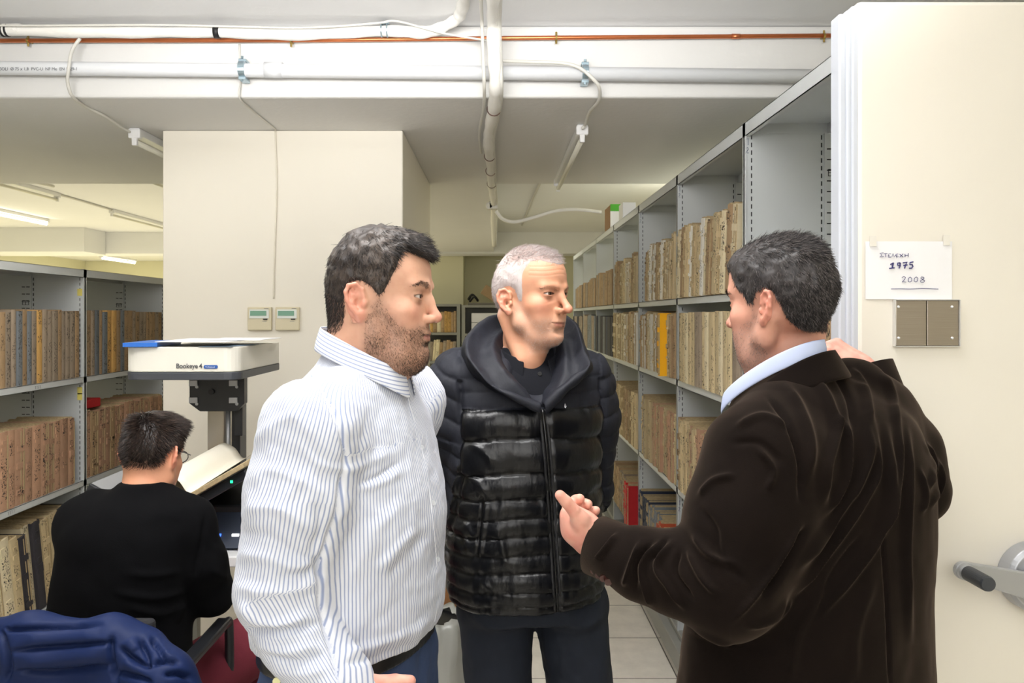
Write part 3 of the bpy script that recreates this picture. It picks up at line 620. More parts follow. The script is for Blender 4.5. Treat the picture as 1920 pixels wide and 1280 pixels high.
def _pg(u, w_): p = prof[round(u*(len(prof)-1))]; return (p.x+.03*w_, 2.52+.45*w_, p.z+.03*w_)
pg = grid(_pg, len(prof)-1, 8)
o = pg.build('turning_page', plain('cream page', (236, 230, 214), .7, var=.03), q2, smooth=True); md = o.modifiers.new('t', 'SOLIDIFY'); md.thickness = .0008
# papers on the scanner head
tz = a.z
def sheet(name, label, pts, z, m, h=.0015):
    return tag(MB().prism(pts, 'z', z, z+h).build(name, m), label, 'paper' if 'paper' in name else 'folder')
ax = lambda x, d_: (x-VX)*d_/FPX
sheet('plastic_folder', 'blue plastic folder lying on the left of the scanner head', [(ax(230, 2.76), 2.76), (ax(290, 2.76), 2.78), (ax(320, 3.0), 3.1), (ax(262, 3.0), 3.1)], tz+.001, plain('blue plastic', (36, 110, 205), .35), .014)
sheet('paper_sheet', 'large white paper sheet spread over the scanner head', [(ax(288, 2.78), 2.79), (ax(425, 2.78), 2.765), (ax(470, 3.0), 3.2), (ax(330, 3.1), 3.25)], tz+.017, M_paper)
sheet('paper_sheet', 'white paper sheet overhanging the right edge of the scanner head', [(ax(385, 2.9), 2.9), (ax(490, 2.9), 2.88), (ax(515, 3.1), 3.2), (ax(400, 3.1), 3.22)], tz+.020, M_paper)
sheet('paper_sheet', 'pale blue paper peeking under the white sheets on the scanner head', [(ax(372, 2.78), 2.785), (ax(432, 2.78), 2.785), (ax(470, 2.9), 3.0), (ax(400, 2.9), 3.0)], tz+.0012, plain('blue grey paper', (120, 140, 160), .6))

# things on the floor behind the striped shirt
q = empty('wooden_pedestal', (-.3, 4.25, 0), 'low brown wooden pedestal behind the striped shirt man', 'cabinet')
M_wood = plain('brown wood', (150, 104, 62), .5, var=.15, scale=3)
MB().box(-.455, -.16, 4.05, 4.5, .06, .54).build('body', M_wood, q, .004); MB().box(-.459, -.15, 4.03, 4.51, .541, .57).build('top', plain('pale worktop', (205, 180, 130), .5), q, .003); MB().box(-.455, -.16, 4.05, 4.5, 0, .0598).build('plinth', M_black, q)
tag(MB().box(-.35, -.24, 4.1, 4.3, .571, .66).build('yellow_file_box', YEL, bevel=.004), 'yellow file box on the wooden pedestal', 'box')
q = empty('waste_bag', (-.27, 3.35, 0), 'crumpled grey plastic bag hanging over a black bin on the floor', 'bag')
MB().tube([(-.27, 3.35, 0), (-.27, 3.35, .30), (-.27, 3.35, .34)], [.10, .12, .12], 24).build('bin', M_black, q)
vs = []; rnd = random.Random(3)
mb = MB(); NN = 40
for j, (z, r) in enumerate(((.05, .135), (.15, .14), (.25, .142), (.34, .14), (.37, .125), (.355, .105))):
    for k in range(NN):
        an = 2*PI*k/NN; r2 = r+.010*math.sin(k*2.1+j*1.7)+.006*math.sin(k*5+j); vs.append((-.27+r2*math.cos(an), 3.35+r2*math.sin(an), z+.008*math.sin(k*1.3)))
mb.add(vs, [(j*NN+k, j*NN+(k+1) % NN, (j+1)*NN+(k+1) % NN, (j+1)*NN+k) for j in range(5) for k in range(NN)])
mb.build('plastic_bag', plain('grey plastic film', (165, 166, 160), .3, var=.1), q, smooth=True)
# ------------------------------------------------------------------ implicit surface tool for bodies and clothes
V3 = lambda *a: np.array(a, dtype=np.float32)
def nv(v): v = np.asarray(v, dtype=np.float64); return v/np.linalg.norm(v)
class Frame:
    """rigid frame: world = R @ local * s + c"""
    def __init__(s, c, yaw=0, pitch=0, roll=0, scale=1.0):
        s.c = np.array(c, float); s.s = scale
        s.R = np.array((Matrix.Rotation(yaw, 3, 'Z') @ Matrix.Rotation(pitch, 3, 'X') @ Matrix.Rotation(roll, 3, 'Y')))
    def p(s, q): return s.R @ (np.array(q, float)*s.s)+s.c
    def loc(s, V): return ((V-s.c) @ s.R)/s.s
ID = Frame((0, 0, 0))
class SDF:
    def __init__(s, lo, hi, h):
        s.h = h; s.lo = np.array(lo, float); n = np.ceil((np.array(hi)-s.lo)/h).astype(int)+1
        s.n = n; s.ax = [(s.lo[i]+h*np.arange(n[i])).astype(np.float32) for i in range(3)]
        s.D = np.full(n, 1.0, np.float32)
    def sub(s, lo, hi):
        a = np.clip(np.floor((np.minimum(lo, hi)-s.lo)/s.h).astype(int), 0, s.n-1); b = np.clip(np.ceil((np.maximum(lo, hi)-s.lo)/s.h).astype(int)+1, 1, s.n)
        if np.any(b <= a): return None
        sl = tuple(slice(x, y) for x, y in zip(a, b))
        return sl, s.ax[0][sl[0]][:, None, None], s.ax[1][sl[1]][None, :, None], s.ax[2][sl[2]][None, None, :]
    def comb(s, sl, d, k, mode):
        A = s.D[sl]
        if mode == 'add':
            if k > 0:
                m = np.maximum(k-np.abs(A-d), 0)/k; s.D[sl] = np.minimum(A, d)-m*m*k*.25
            else: s.D[sl] = np.minimum(A, d)
        else:
            d = -d
            if k > 0:
                m = np.maximum(k-np.abs(A-d), 0)/k; s.D[sl] = np.maximum(A, d)+m*m*k*.25
            else: s.D[sl] = np.maximum(A, d)
    def ell(s, c, r, F=ID, k=.01, mode='add', rot=None):
        r = np.array(r, float)*F.s; cw = F.p(c); R = F.R if rot is None else F.R @ np.array(rot)
        m = max(r)+k+4*s.h; g = s.sub(cw-m, cw+m)
        if g is None: return s
        sl, x, y, z = g; x = x-cw[0]; y = y-cw[1]; z = z-cw[2]
        q = [(R[0, i]*x+R[1, i]*y+R[2, i]*z) for i in range(3)]
        k0 = np.sqrt(sum((q[i]/r[i])**2 for i in range(3))); k1 = np.sqrt(sum((q[i]/r[i]**2)**2 for i in range(3)))+1e-9
        s.comb(sl, (k0*(k0-1)/k1).astype(np.float32), k, mode); return s
    def cone(s, a, b, ra, rb, F=ID, k=.01, mode='add', flat=None, fs=1.0):
        a = F.p(a); b = F.p(b); ra *= F.s; rb *= F.s; m = max(ra, rb)+k+4*s.h
        g = s.sub(np.minimum(a, b)-m, np.maximum(a, b)+m)
        if g is None: return s
        sl, x, y, z = g; x = x-a[0]; y = y-a[1]; z = z-a[2]; v = b-a; L = max(v@v, 1e-12)
        t = np.clip((x*v[0]+y*v[1]+z*v[2])/L, 0, 1); x = x-t*v[0]; y = y-t*v[1]; z = z-t*v[2]
        if flat is not None:
            n = nv(F.R @ np.array(flat, float)); e = (x*n[0]+y*n[1]+z*n[2])*(fs-1); x = x+e*n[0]; y = y+e*n[1]; z = z+e*n[2]
        d = np.sqrt(x*x+y*y+z*z)-(ra+(rb-ra)*t)
        if flat is not None: d = d/max(1, fs**.5)
        s.comb(sl, d.astype(np.float32), k, mode); return s
    def chain(s, pts, rs, **kw):
        for i in range(len(pts)-1): s.cone(pts[i], pts[i+1], rs[i], rs[i+1], **kw)
        return s
    def loft(s, rows, yaw=0.0, k=.02, mode='add'):
        """rows: (z, cx, cy, a, b, n) ; a half width along the shoulder axis, b half depth along the facing axis"""
        rows = sorted(rows); T = np.array([r[:6] for r in rows], float); zz = T[:, 0]
        m = max(T[:, 3].max(), T[:, 4].max())+k+4*s.h
        lo = np.array([T[:, 1].min()-m, T[:, 2].min()-m, zz[0]-k-4*s.h]); hi = np.array([T[:, 1].max()+m, T[:, 2].max()+m, zz[-1]+k+4*s.h])
        g = s.sub(lo, hi); 
        if g is None: return s
        sl, x, y, z = g; zf = z.ravel(); zc = np.clip(zf, zz[0], zz[-1])
        # smooth (cubic hermite) interpolation of the rows
        def itp(c):
            v = T[:, c]; sl_ = np.gradient(v, zz); i = np.clip(np.searchsorted(zz, zc)-1, 0, len(zz)-2)
            hh = zz[i+1]-zz[i]; t = (zc-zz[i])/hh
            return ((2*t**3-3*t**2+1)*v[i]+(t**3-2*t**2+t)*hh*sl_[i]+(-2*t**3+3*t**2)*v[i+1]+(t**3-t**2)*hh*sl_[i+1])[None, None, :].astype(np.float32)
        cx, cy, a, b, n = itp(1), itp(2), np.maximum(itp(3), .01), np.maximum(itp(4), .01), itp(5)
        c_, s_ = math.cos(yaw), math.sin(yaw); X = x-cx; Y = y-cy
        u = np.abs(c_*X+s_*Y)/a; w_ = np.abs(-s_*X+c_*Y)/b
        f = (u**n+w_**n)**(1/n)
        d = (f-1)*np.minimum(a, b)*.9
        ez = np.maximum(np.maximum(zz[0]-z, z-zz[-1]), -1.0)
        d = np.where(ez > 0, np.sqrt(np.maximum(d, 0)**2+ez**2)+np.minimum(d, 0)*0, np.maximum(d, ez))
        s.comb(sl, d.astype(np.float32), k, mode); return s
    def mesh(s):
        D = s.D.copy()
        for i in range(3):
            ix = [slice(None)]*3; ix[i] = 0; D[tuple(ix)] = 1; ix[i] = -1; D[tuple(ix)] = 1
        I = D < 0; n = np.array(D.shape)
        cnt = np.zeros(n-1, np.uint8)
        cor = [(i, j, k) for i in (0, 1) for j in (0, 1) for k in (0, 1)]
        def sh(A, c): return A[c[0]:A.shape[0]-1+c[0], c[1]:A.shape[1]-1+c[1], c[2]:A.shape[2]-1+c[2]]
        for c in cor: cnt += sh(I, c)
        act = np.argwhere((cnt > 0) & (cnt < 8)); del cnt
        val = np.stack([D[act[:, 0]+c[0], act[:, 1]+c[1], act[:, 2]+c[2]] for c in cor], 1)
        acc = np.zeros((len(act), 3)); num = np.zeros(len(act))
        for a in range(8):
            for b in range(a+1, 8):
                ca, cb = cor[a], cor[b]
                if sum(abs(p-q) for p, q in zip(ca, cb)) != 1: continue
                va, vb = val[:, a], val[:, b]; mk = (va < 0) != (vb < 0)
                t = np.where(mk, va/np.where(mk, va-vb, 1), 0)[:, None]
                pt = np.array(ca)+t*(np.array(cb)-np.array(ca)); acc += np.where(mk[:, None], pt, 0); num += mk
        V = s.lo+(act+acc/num[:, None])*s.h
        idx = np.full(n-1, -1, np.int32); idx[act[:, 0], act[:, 1], act[:, 2]] = np.arange(len(act))
        Q = []
        for a in range(3):
            b, c = (a+1) % 3, (a+2) % 3
            s0 = [slice(None)]*3; s1 = [slice(None)]*3; s0[a] = slice(0, -1); s1[a] = slice(1, None)
            A, B = I[tuple(s0)], I[tuple(s1)]; E = np.argwhere(A != B)
            E = E[(E[:, b] > 0) & (E[:, c] > 0) & (E[:, b] < n[b]-1) & (E[:, c] < n[c]-1)]
            flip = A[E[:, 0], E[:, 1], E[:, 2]]
            def g(db, dc):
                e = E.copy(); e[:, b] -= db; e[:, c] -= dc; return idx[e[:, 0], e[:, 1], e[:, 2]]
            q = np.stack([g(1, 1), g(0, 1), g(0, 0), g(1, 0)], 1)
            q[~flip] = q[~flip][:, ::-1]; Q.append(q)
        Q = np.concatenate(Q); Q = Q[(Q >= 0).all(1)]
        return Mesh(V, Q)
class Mesh:
    def __init__(s, V, Q): s.V = V.astype(np.float64); s.Q = Q; s.att = {}
    def edges(s):
        Q = s.Q; E = np.concatenate([Q[:, [0, 1]], Q[:, [1, 2]], Q[:, [2, 3]], Q[:, [3, 0]]]); return E
    def smooth(s, it=2, f=.5, mask=None):
        E = s.edges(); n = len(s.V); deg = np.bincount(E[:, 0], minlength=n)+np.bincount(E[:, 1], minlength=n)
        for _ in range(it):
            A = np.stack([np.bincount(E[:, 0], s.V[E[:, 1], i], n)+np.bincount(E[:, 1], s.V[E[:, 0], i], n) for i in range(3)], 1)/np.maximum(deg, 1)[:, None]
            d = (A-s.V)*f; s.V = s.V+(d if mask is None else d*mask[:, None])
        return s
    def taubin(s, it=4):
        for _ in range(it): s.smooth(1, .5); s.smooth(1, -.52)
        return s
    def normals(s):
        V, Q = s.V, s.Q; N = np.cross(V[Q[:, 2]]-V[Q[:, 0]], V[Q[:, 3]]-V[Q[:, 1]]); out = np.zeros_like(V)
        for i in range(4):
            for c in range(3): out[:, c] += np.bincount(Q[:, i], N[:, c], len(V))
        return out/(np.linalg.norm(out, axis=1)[:, None]+1e-12)
    def px(s):
        V = s.V; return np.stack([VX+V[:, 0]*FPX/V[:, 1], VY-(V[:, 2]-EYE)*FPX/V[:, 1]], 1)
    def facing(s, N=None):
        N = s.normals() if N is None else N; W = np.array([0, 0, EYE])-s.V; W /= np.linalg.norm(W, axis=1)[:, None]; return (N*W).sum(1)
    def strokes(s, L, mask=None, lo=.0, ydepth=None):
        """raise (amp>0) or sink folds along pixel polylines on the side that is turned to the camera"""
        N = s.normals(); f = np.clip((s.facing(N)-lo)/.25, 0, 1); p = s.px(); tot = np.zeros(len(s.V))
        for pts, amp, wd in L:
            q = np.array([[v[0], v[1], 0] for v in spline([(a, b, 0) for a, b in pts], 5)])[:, :2]
            lo_, hi_ = q.min(0)-3*wd, q.max(0)+3*wd
            ix = np.where((p > lo_).all(1) & (p < hi_).all(1) & (f > 0))[0]
            if not len(ix): continue
            best = np.full(len(ix), 1e9); tt = np.zeros(len(ix)); m = len(q)-1
            for i in range(m):
                a, v = q[i], q[i+1]-q[i]; t = np.clip(((p[ix]-a)@v)/max(v@v, 1e-9), 0, 1); d = np.linalg.norm(p[ix]-a-t[:, None]*v, axis=1)
                u = d < best; best[u] = d[u]; tt[u] = (i+t[u])/m
            tot[ix] += amp*np.exp(-(best/wd)**2)*np.clip(np.minimum(tt, 1-tt)*5+.15, 0, 1)
        tot *= f
        if mask is not None: tot = tot*mask
        s.V = s.V+N*tot[:, None]; return s
    def noise(s, amp, scale, seed=0, mask=None, stretch=(1, 1, 1)):
        n = fbm(s.V*np.array(stretch)*scale, seed); N = s.normals(); d = n*amp
        if mask is not None: d = d*mask
        s.V = s.V+N*d[:, None]; return s
    def join(s, o):
        n = len(s.V); a = {}
        for k in set(s.att) | set(o.att):
            x = s.att.get(k); y = o.att.get(k)
            if x is None: x = np.zeros((n,)+y.shape[1:])
            if y is None: y = np.zeros((len(o.V),)+x.shape[1:])
            a[k] = np.concatenate([x, y])
        s.V = np.concatenate([s.V, o.V]); s.Q = np.concatenate([s.Q, o.Q+n]); s.att = a; return s
    def build(s, name, mat, parent=None):
        me = bpy.data.meshes.new(name); nq = len(s.Q); off = np.array(parent.location) if parent else 0
        me.vertices.add(len(s.V)); me.vertices.foreach_set('co', (s.V-off).astype(np.float32).ravel())
        me.loops.add(nq*4); me.loops.foreach_set('vertex_index', s.Q.astype(np.int32).ravel())
        me.polygons.add(nq); me.polygons.foreach_set('loop_start', (np.arange(nq)*4).astype(np.int32))
        me.update(calc_edges=True); me.polygons.foreach_set('use_smooth', [True]*nq)
        for k, a in s.att.items():
            if a.ndim == 1: at = me.attributes.new(k, 'FLOAT', 'POINT'); at.data.foreach_set('value', a.astype(np.float32))
            else: at = me.attributes.new(k, 'FLOAT_COLOR', 'POINT'); at.data.foreach_set('color', np.concatenate([a, np.ones((len(a), 1))], 1).astype(np.float32).ravel())
        me.validate()
        if mat: me.materials.append(mat)
        o = bpy.data.objects.new(name, me); sc.collection.objects.link(o)
        if parent: o.parent = parent
        return o
def _hash(i, j, k, seed):
    h = (i*374761393+j*668265263+k*2147483647+seed*1442695041) & 0xffffffff
    h = ((h ^ (h >> 13))*1274126177) & 0xffffffff; h = h ^ (h >> 16); return (h & 0xffff)/32767.5-1
def vnoise(P_, seed=0):
    f = np.floor(P_).astype(np.int64); t = P_-f; t = t*t*(3-2*t); out = 0
    for a in (0, 1):
        for b in (0, 1):
            for c in (0, 1):
                w_ = (t[:, 0] if a else 1-t[:, 0])*(t[:, 1] if b else 1-t[:, 1])*(t[:, 2] if c else 1-t[:, 2])
                out = out+w_*_hash(f[:, 0]+a, f[:, 1]+b, f[:, 2]+c, seed)
    return out
def fbm(P_, seed=0, o=3): return sum(vnoise(P_*2**i, seed+i)*.5**i for i in range(o))
def sstep(a, b, x): t = np.clip((x-a)/(b-a), 0, 1); return t*t*(3-2*t)
def gs(L, c, r): return np.exp(-(((L-np.array(c))/np.array(r))**2).sum(1))
def poly_sd(p, poly):
    """signed distance in 2D, positive inside"""
    poly = np.array(poly, float); d = np.full(len(p), 1e9); ins = np.zeros(len(p), bool); n = len(poly)
    for i in range(n):
        a, b = poly[i], poly[(i+1) % n]; v = b-a; w_ = p-a; t = np.clip((w_@v)/(v@v), 0, 1); d = np.minimum(d, ((w_-t[:, None]*v)**2).sum(1))
        c = ((a[1] > p[:, 1]) != (b[1] > p[:, 1])) & (p[:, 0] < (b[0]-a[0])*(p[:, 1]-a[1])/(b[1]-a[1]+1e-12)+a[0]); ins ^= c
    return np.where(ins, 1, -1)*np.sqrt(d)
# ---- head
def head_prims(G, F, o, ears=True):
    """eye level z=0, face towards +y"""
    g = lambda k, d: o.get(k, d)
    W = g('w', 1.0); J = g('jaw', 1.0); ch = g('chin', -.122); cy = g('chiny', .070)
    G.ell((0, -.008, .030), (.074*W, .088, .088), F, k=.02)
    G.ell((0, -.038, .008), (.066*W, .060, .070), F, k=.02)
    G.ell((0, .036, .040), (.060*W, .055, .062), F, k=.025)
    G.ell((0, .030, -.030), (.058*W, .058, .075), F, k=.02)
    for s in (-1, 1):
        G.chain([(s*.060*J, -.012, -.040), (s*.052*J, .004, -.074), (s*.030*J, .045, ch+.018), (s*.010, cy-.004, ch+.014)], [.014, .015, .015, .014], F=F, k=.022)
        G.ell((s*.044*W, .052, -.030), (.022, .024, .020), F, k=.02)
        bz = g('brow', 0); G.chain([(s*.044, .070, .020+bz), (s*.018, .087, .017+bz)], [.008, .009], F=F, k=.016)
        G.ell((s*.034, .056, -.062), (.022, .018, .024), F, k=.02)
    G.ell((0, .052, -.078), (.046*J, .036, .036), F, k=.02)
    G.ell((0, cy, ch+.017), (.024, .017, .016), F, k=.016)
    if g('fat', 0): G.ell((0, .03, ch+.012), (.046, .045, .024+.01*g('fat', 0)), F, k=.03)
    # eye sockets
    for s in (-1, 1): G.ell((s*.032, .094, -.001), (.017, .015, .012), F, k=.014, mode='sub')
    # nose
    nl = g('nose', .024)
    G.chain([(0, .084, .012), (0, .092, -.008), (0, .088+nl-.004, -.034)], [.0075, .0075, .0092], F=F, k=.010)
    G.ell((0, .088+nl-.0015, -.039), (.0105, .0105, .0095), F, k=.006)
    for s in (-1, 1):
        G.ell((s*.0125, .094, -.042), (.0075, .011, .0080), F, k=.006)
        G.ell((s*.0065, .0995, -.0505), (.0036, .0060, .0045), F, k=.003, mode='sub')
    # mouth
    G.ell((0, .070, -.066), (.026, .022, .020), F, k=.012)
    mz = -.072; fw = g('lip', 1.0)
    for s in (-1, 1):
        G.chain([(s*.024, .0785, mz), (s*.013, .0885, mz+.0030), (0, .0915, mz+.0035)], [.0022, .0042*fw, .0042*fw], F=F, k=.005)
        G.chain([(s*.023, .0785, mz-.002), (s*.012, .087, mz-.0065), (0, .0895, mz-.0075)], [.0022, .0048*fw, .0056*fw], F=F, k=.005)
        G.chain([(s*.026, .083, mz), (s*.012, .0945, mz-.0012), (0, .0975, mz-.0015)], [.0008, .0013, .0013], F=F, k=.003, mode='sub')
    G.ell((0, .0905, -.093), (.018, .007, .006), F, k=.010, mode='sub')
    # lids
    for s in (-1, 1):
        e = (s*.0315, .0705, -.001)
        G.ell(e, (.0168, .0142, .0138), F, k=.006)
        op = g('eye', .0042)
        G.ell((e[0]+s*.0012, e[1]+.0095, e[2]+.0002), (.0156, .0125, op), F, k=.0012, mode='sub')
        G.ell(e, (.0123, .0123, .0123), F, k=.0, mode='sub')
    if ears:
        for s in (-1, 1): ear(G, F, s, (s*(.0745*W+.002), g('eary', -.018), g('earz', -.012)), g('earflare', .35))
def ear(G, F, s, c, fl):
    # ear plane: local u backwards/outwards, v up
    cx, cy, cz = c; ub = np.array([s*math.sin(fl+.15), -math.cos(fl+.15), 0]); n = np.array([s*math.cos(fl+.15), math.sin(fl+.15), 0]); up = nv(np.array([0, -.18, 1.0]))
    def q(u, v, w_=0): return tuple(np.array([cx, cy, cz])+ub*u+up*v+n*w_)
    rot = np.stack([n, ub, up], 1)
    G.ell(q(.004, .002, .002), (.0035, .017, .027), F, k=.004, rot=rot)
    rim = [(-.010, .008), (-.009, .022), (.002, .031), (.014, .028), (.021, .016), (.021, .002), (.015, -.012), (.006, -.022)]
    rim3 = [q(u, v, .006) for u, v in rim]; rr = [.0030, .0034, .0036, .0036, .0035, .0034, .0034, .0045]
    G.chain(rim3, rr, F=F, k=.003)
    G.ell(q(-.001, -.026, .004), (.0042, .0078, .0085), F, k=.006, rot=rot)
    anti = [q(.006, .020, .0045), q(.011, .010, .005), q(.012, -.002, .006), q(.006, -.012, .006)]
    G.chain(anti, [.0024, .0028, .0028, .003], F=F, k=.003)
    G.ell(q(-.009, -.004, .006), (.004, .0045, .006), F, k=.004, rot=rot)
    G.ell(q(.001, -.002, .007), (.0075, .0068, .010), F, k=.003, mode='sub', rot=rot)
    G.ell(q(.004, .020, .008), (.005, .006, .006), F, k=.003, mode='sub', rot=rot)
def skin_colors(M, F, o, base, stub=None, lips=(176, 110, 100), scalp=None, poly=None):
    L = F.loc(M.V); b = np.array(lin(base)); C = np.tile(b, (len(L), 1))
    def mixc(c, w_):
        nonlocal C; w_ = np.clip(w_, 0, 1)[:, None]; C = C*(1-w_)+np.array(lin(c))*w_
    red = o.get('red', (214, 130, 112)); ab = L*np.array([1, 1, 1]); ab[:, 0] = np.abs(ab[:, 0])
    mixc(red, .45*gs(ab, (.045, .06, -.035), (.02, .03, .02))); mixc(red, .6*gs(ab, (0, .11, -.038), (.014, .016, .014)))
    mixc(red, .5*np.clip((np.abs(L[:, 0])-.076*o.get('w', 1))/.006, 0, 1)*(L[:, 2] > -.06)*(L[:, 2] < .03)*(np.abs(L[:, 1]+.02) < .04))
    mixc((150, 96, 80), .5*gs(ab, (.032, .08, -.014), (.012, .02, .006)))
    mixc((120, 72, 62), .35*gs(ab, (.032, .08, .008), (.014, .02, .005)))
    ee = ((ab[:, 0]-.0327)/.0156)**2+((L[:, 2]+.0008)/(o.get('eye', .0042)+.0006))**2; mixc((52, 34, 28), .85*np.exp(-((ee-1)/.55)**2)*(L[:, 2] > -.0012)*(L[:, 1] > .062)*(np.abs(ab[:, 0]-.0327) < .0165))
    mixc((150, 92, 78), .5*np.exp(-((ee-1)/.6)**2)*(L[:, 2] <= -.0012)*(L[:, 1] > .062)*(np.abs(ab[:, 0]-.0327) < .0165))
    n = fbm(L*160, 3); mixc((190, 120, 100), np.clip(n*.15, 0, .1))
    if stub:
        col, amt, zt = stub
        sd = poly_sd(L[:, 1:3], o['beard']); w_ = sstep(-.010, .016, sd)*amt*(.85+.2*fbm(L*200, 5, 2))
        w_ *= 1-.9*gs(ab, (0, .088, -.075), (.022, .013, .0075))
        mixc(col, w_)
    lp = gs(ab*np.array([1, 1, 1]), (0, .090, -.0755), (.024, .013, .0072)); mixc(lips, sstep(.30, .50, lp)*.75)
    mixc((96, 52, 46), .8*gs(ab*np.array([1, 0, 1]), (0, 0, -.0733), (.024, 1, .0014))*(L[:, 1] > .075))
    if scalp is not None:
        sd = poly_sd(L[:, 1:3], poly); mixc(scalp, sstep(-.003, .012, sd)*.8)
    M.att['skin'] = C; return M
def skin_mat(name, rough=.48):
    t = NT(name, rough); v = t.coord(); t.set('Base Color', t.attr('skin')); t.set('Subsurface Weight', .12)
    t.set('Subsurface Radius', (.012, .005, .003)); t.set('Subsurface Scale', .6); t.set('Specular IOR Level', .4)
    t.bump(t.noise(v, 700, 3), .12, .0008); return t.m
def eyes(F, q, iris=(70, 45, 30), look=(0, 0)):
    W_ = plain('eye white', (225, 215, 208), .15, var=.02); I = plain('brown iris', iris, .1); K = plain('pupil', (8, 8, 8), .05)
    for s in (-1, 1):
        c = np.array((s*.0315, .0705, -.001)); R = np.array(Matrix.Rotation(look[0], 3, 'Z') @ Matrix.Rotation(look[1], 3, 'X'))
        for nm, r, off, rad in (('eyeball', .0123, 0, None), ('iris', .0123, .0002, .0058), ('pupil', .0123, .0004, .0026)):
            mb = MB(); nu, nw = 20, (14 if rad is None else 4); vs = []; mx_ = PI if rad is None else math.asin(rad/r)
            for i in range(nw+1):
                a = mx_*i/nw
                for j in range(nu):
                    b_ = 2*PI*j/nu; lv = np.array([math.sin(a)*math.cos(b_), math.cos(a), math.sin(a)*math.sin(b_)])*(r+off); vs.append(tuple(F.p(c+R@lv)))
            fs = [(i*nu+j, i*nu+(j+1) % nu, (i+1)*nu+(j+1) % nu, (i+1)*nu+j) for i in range(nw) for j in range(nu)]
            mb.add(vs, fs).build(nm, {'eyeball': W_, 'iris': I, 'pupil': K}[nm], q, smooth=True)
# ---- hair
def hair_mat(name, dark, light, rough=.42):
    t = NT(name, rough); a = t.attr('tint', 'Fac'); t.set('Base Color', t.mix(a, lin(dark), lin(light))); t.set('Specular IOR Level', .35); return t.m
def strands(roots, normals, dirs, lens, rad, seed, curl=.25, seg=4, droop=0.0, tint=None, lift=.25):
    """tapered three sided strands as one mesh"""
    n = len(roots); rng = np.random.default_rng(seed)
    d = dirs+normals*lift+rng.normal(0, curl, (n, 3))*.6; d /= np.linalg.norm(d, axis=1)[:, None]
    bend = rng.normal(0, curl, (n, 3)); bend[:, 2] -= droop; pts = []; p = roots-normals*.001
    for i in range(seg+1):
        pts.append(p.copy()); dd = d+(bend-normals*lift*.9)*(i/seg); dd /= np.linalg.norm(dd, axis=1)[:, None]; p = p+dd*(lens/seg)[:, None]
    pts = np.stack(pts, 1); V = []
    T = pts[:, -1]-pts[:, 0]; T /= np.linalg.norm(T, axis=1)[:, None]+1e-9; A = np.cross(T, normals+1e-3); A /= np.linalg.norm(A, axis=1)[:, None]+1e-9; B = np.cross(T, A)
    for i in range(seg+1):
        r = rad*(1-.85*(i/seg)**1.5)
        for k in range(3):
            a = 2*PI*k/3; V.append(pts[:, i]+(A*math.cos(a)+B*math.sin(a))*r)
    V = np.stack(V, 1); m = (seg+1)*3; V = V.reshape(-1, 3); base = (np.arange(n)*m)[:, None]; Q = []
    for i in range(seg):
        for k in range(3): Q.append(base+np.array([[i*3+k, i*3+(k+1) % 3, (i+1)*3+(k+1) % 3, (i+1)*3+k]]))
    Q = np.concatenate(Q); M = Mesh(V, Q); t = rng.random(n)**1.5 if tint is None else tint
    M.att['tint'] = np.repeat(t, m); return M
def sample(M, w_, n, seed):
    rng = np.random.default_rng(seed); V, Q = M.V, M.Q; c = V[Q].mean(1); A = np.linalg.norm(np.cross(V[Q[:, 2]]-V[Q[:, 0]], V[Q[:, 3]]-V[Q[:, 1]]), axis=1)*.5
    fw = A*w_[Q].mean(1); fw = np.maximum(fw, 0); i = rng.choice(len(Q), n, p=fw/fw.sum()); a, b = rng.random((n, 1)), rng.random((n, 1))
    q = Q[i]; p = (V[q[:, 0]]*(1-a)+V[q[:, 1]]*a)*(1-b)+(V[q[:, 3]]*(1-a)+V[q[:, 2]]*a)*b; N = M.normals(); return p, N[q[:, 0]]
def hair_cap(F, o, poly, tfun, h=.003, zmax=.17):
    R_ = F.s*.20; G = SDF(F.c-R_, F.c+R_, h); head_prims(G, F, o, ears=False)
    X, Y, Z = np.meshgrid(*G.ax, indexing='ij'); near = np.abs(G.D) < .035
    L = F.loc(np.stack([X[near], Y[near], Z[near]], 1)); sd = poly_sd(L[:, 1:3], poly)
    G.D[near] -= tfun(L, sd).astype(np.float32)*F.s; return G.mesh().smooth(2, .5)
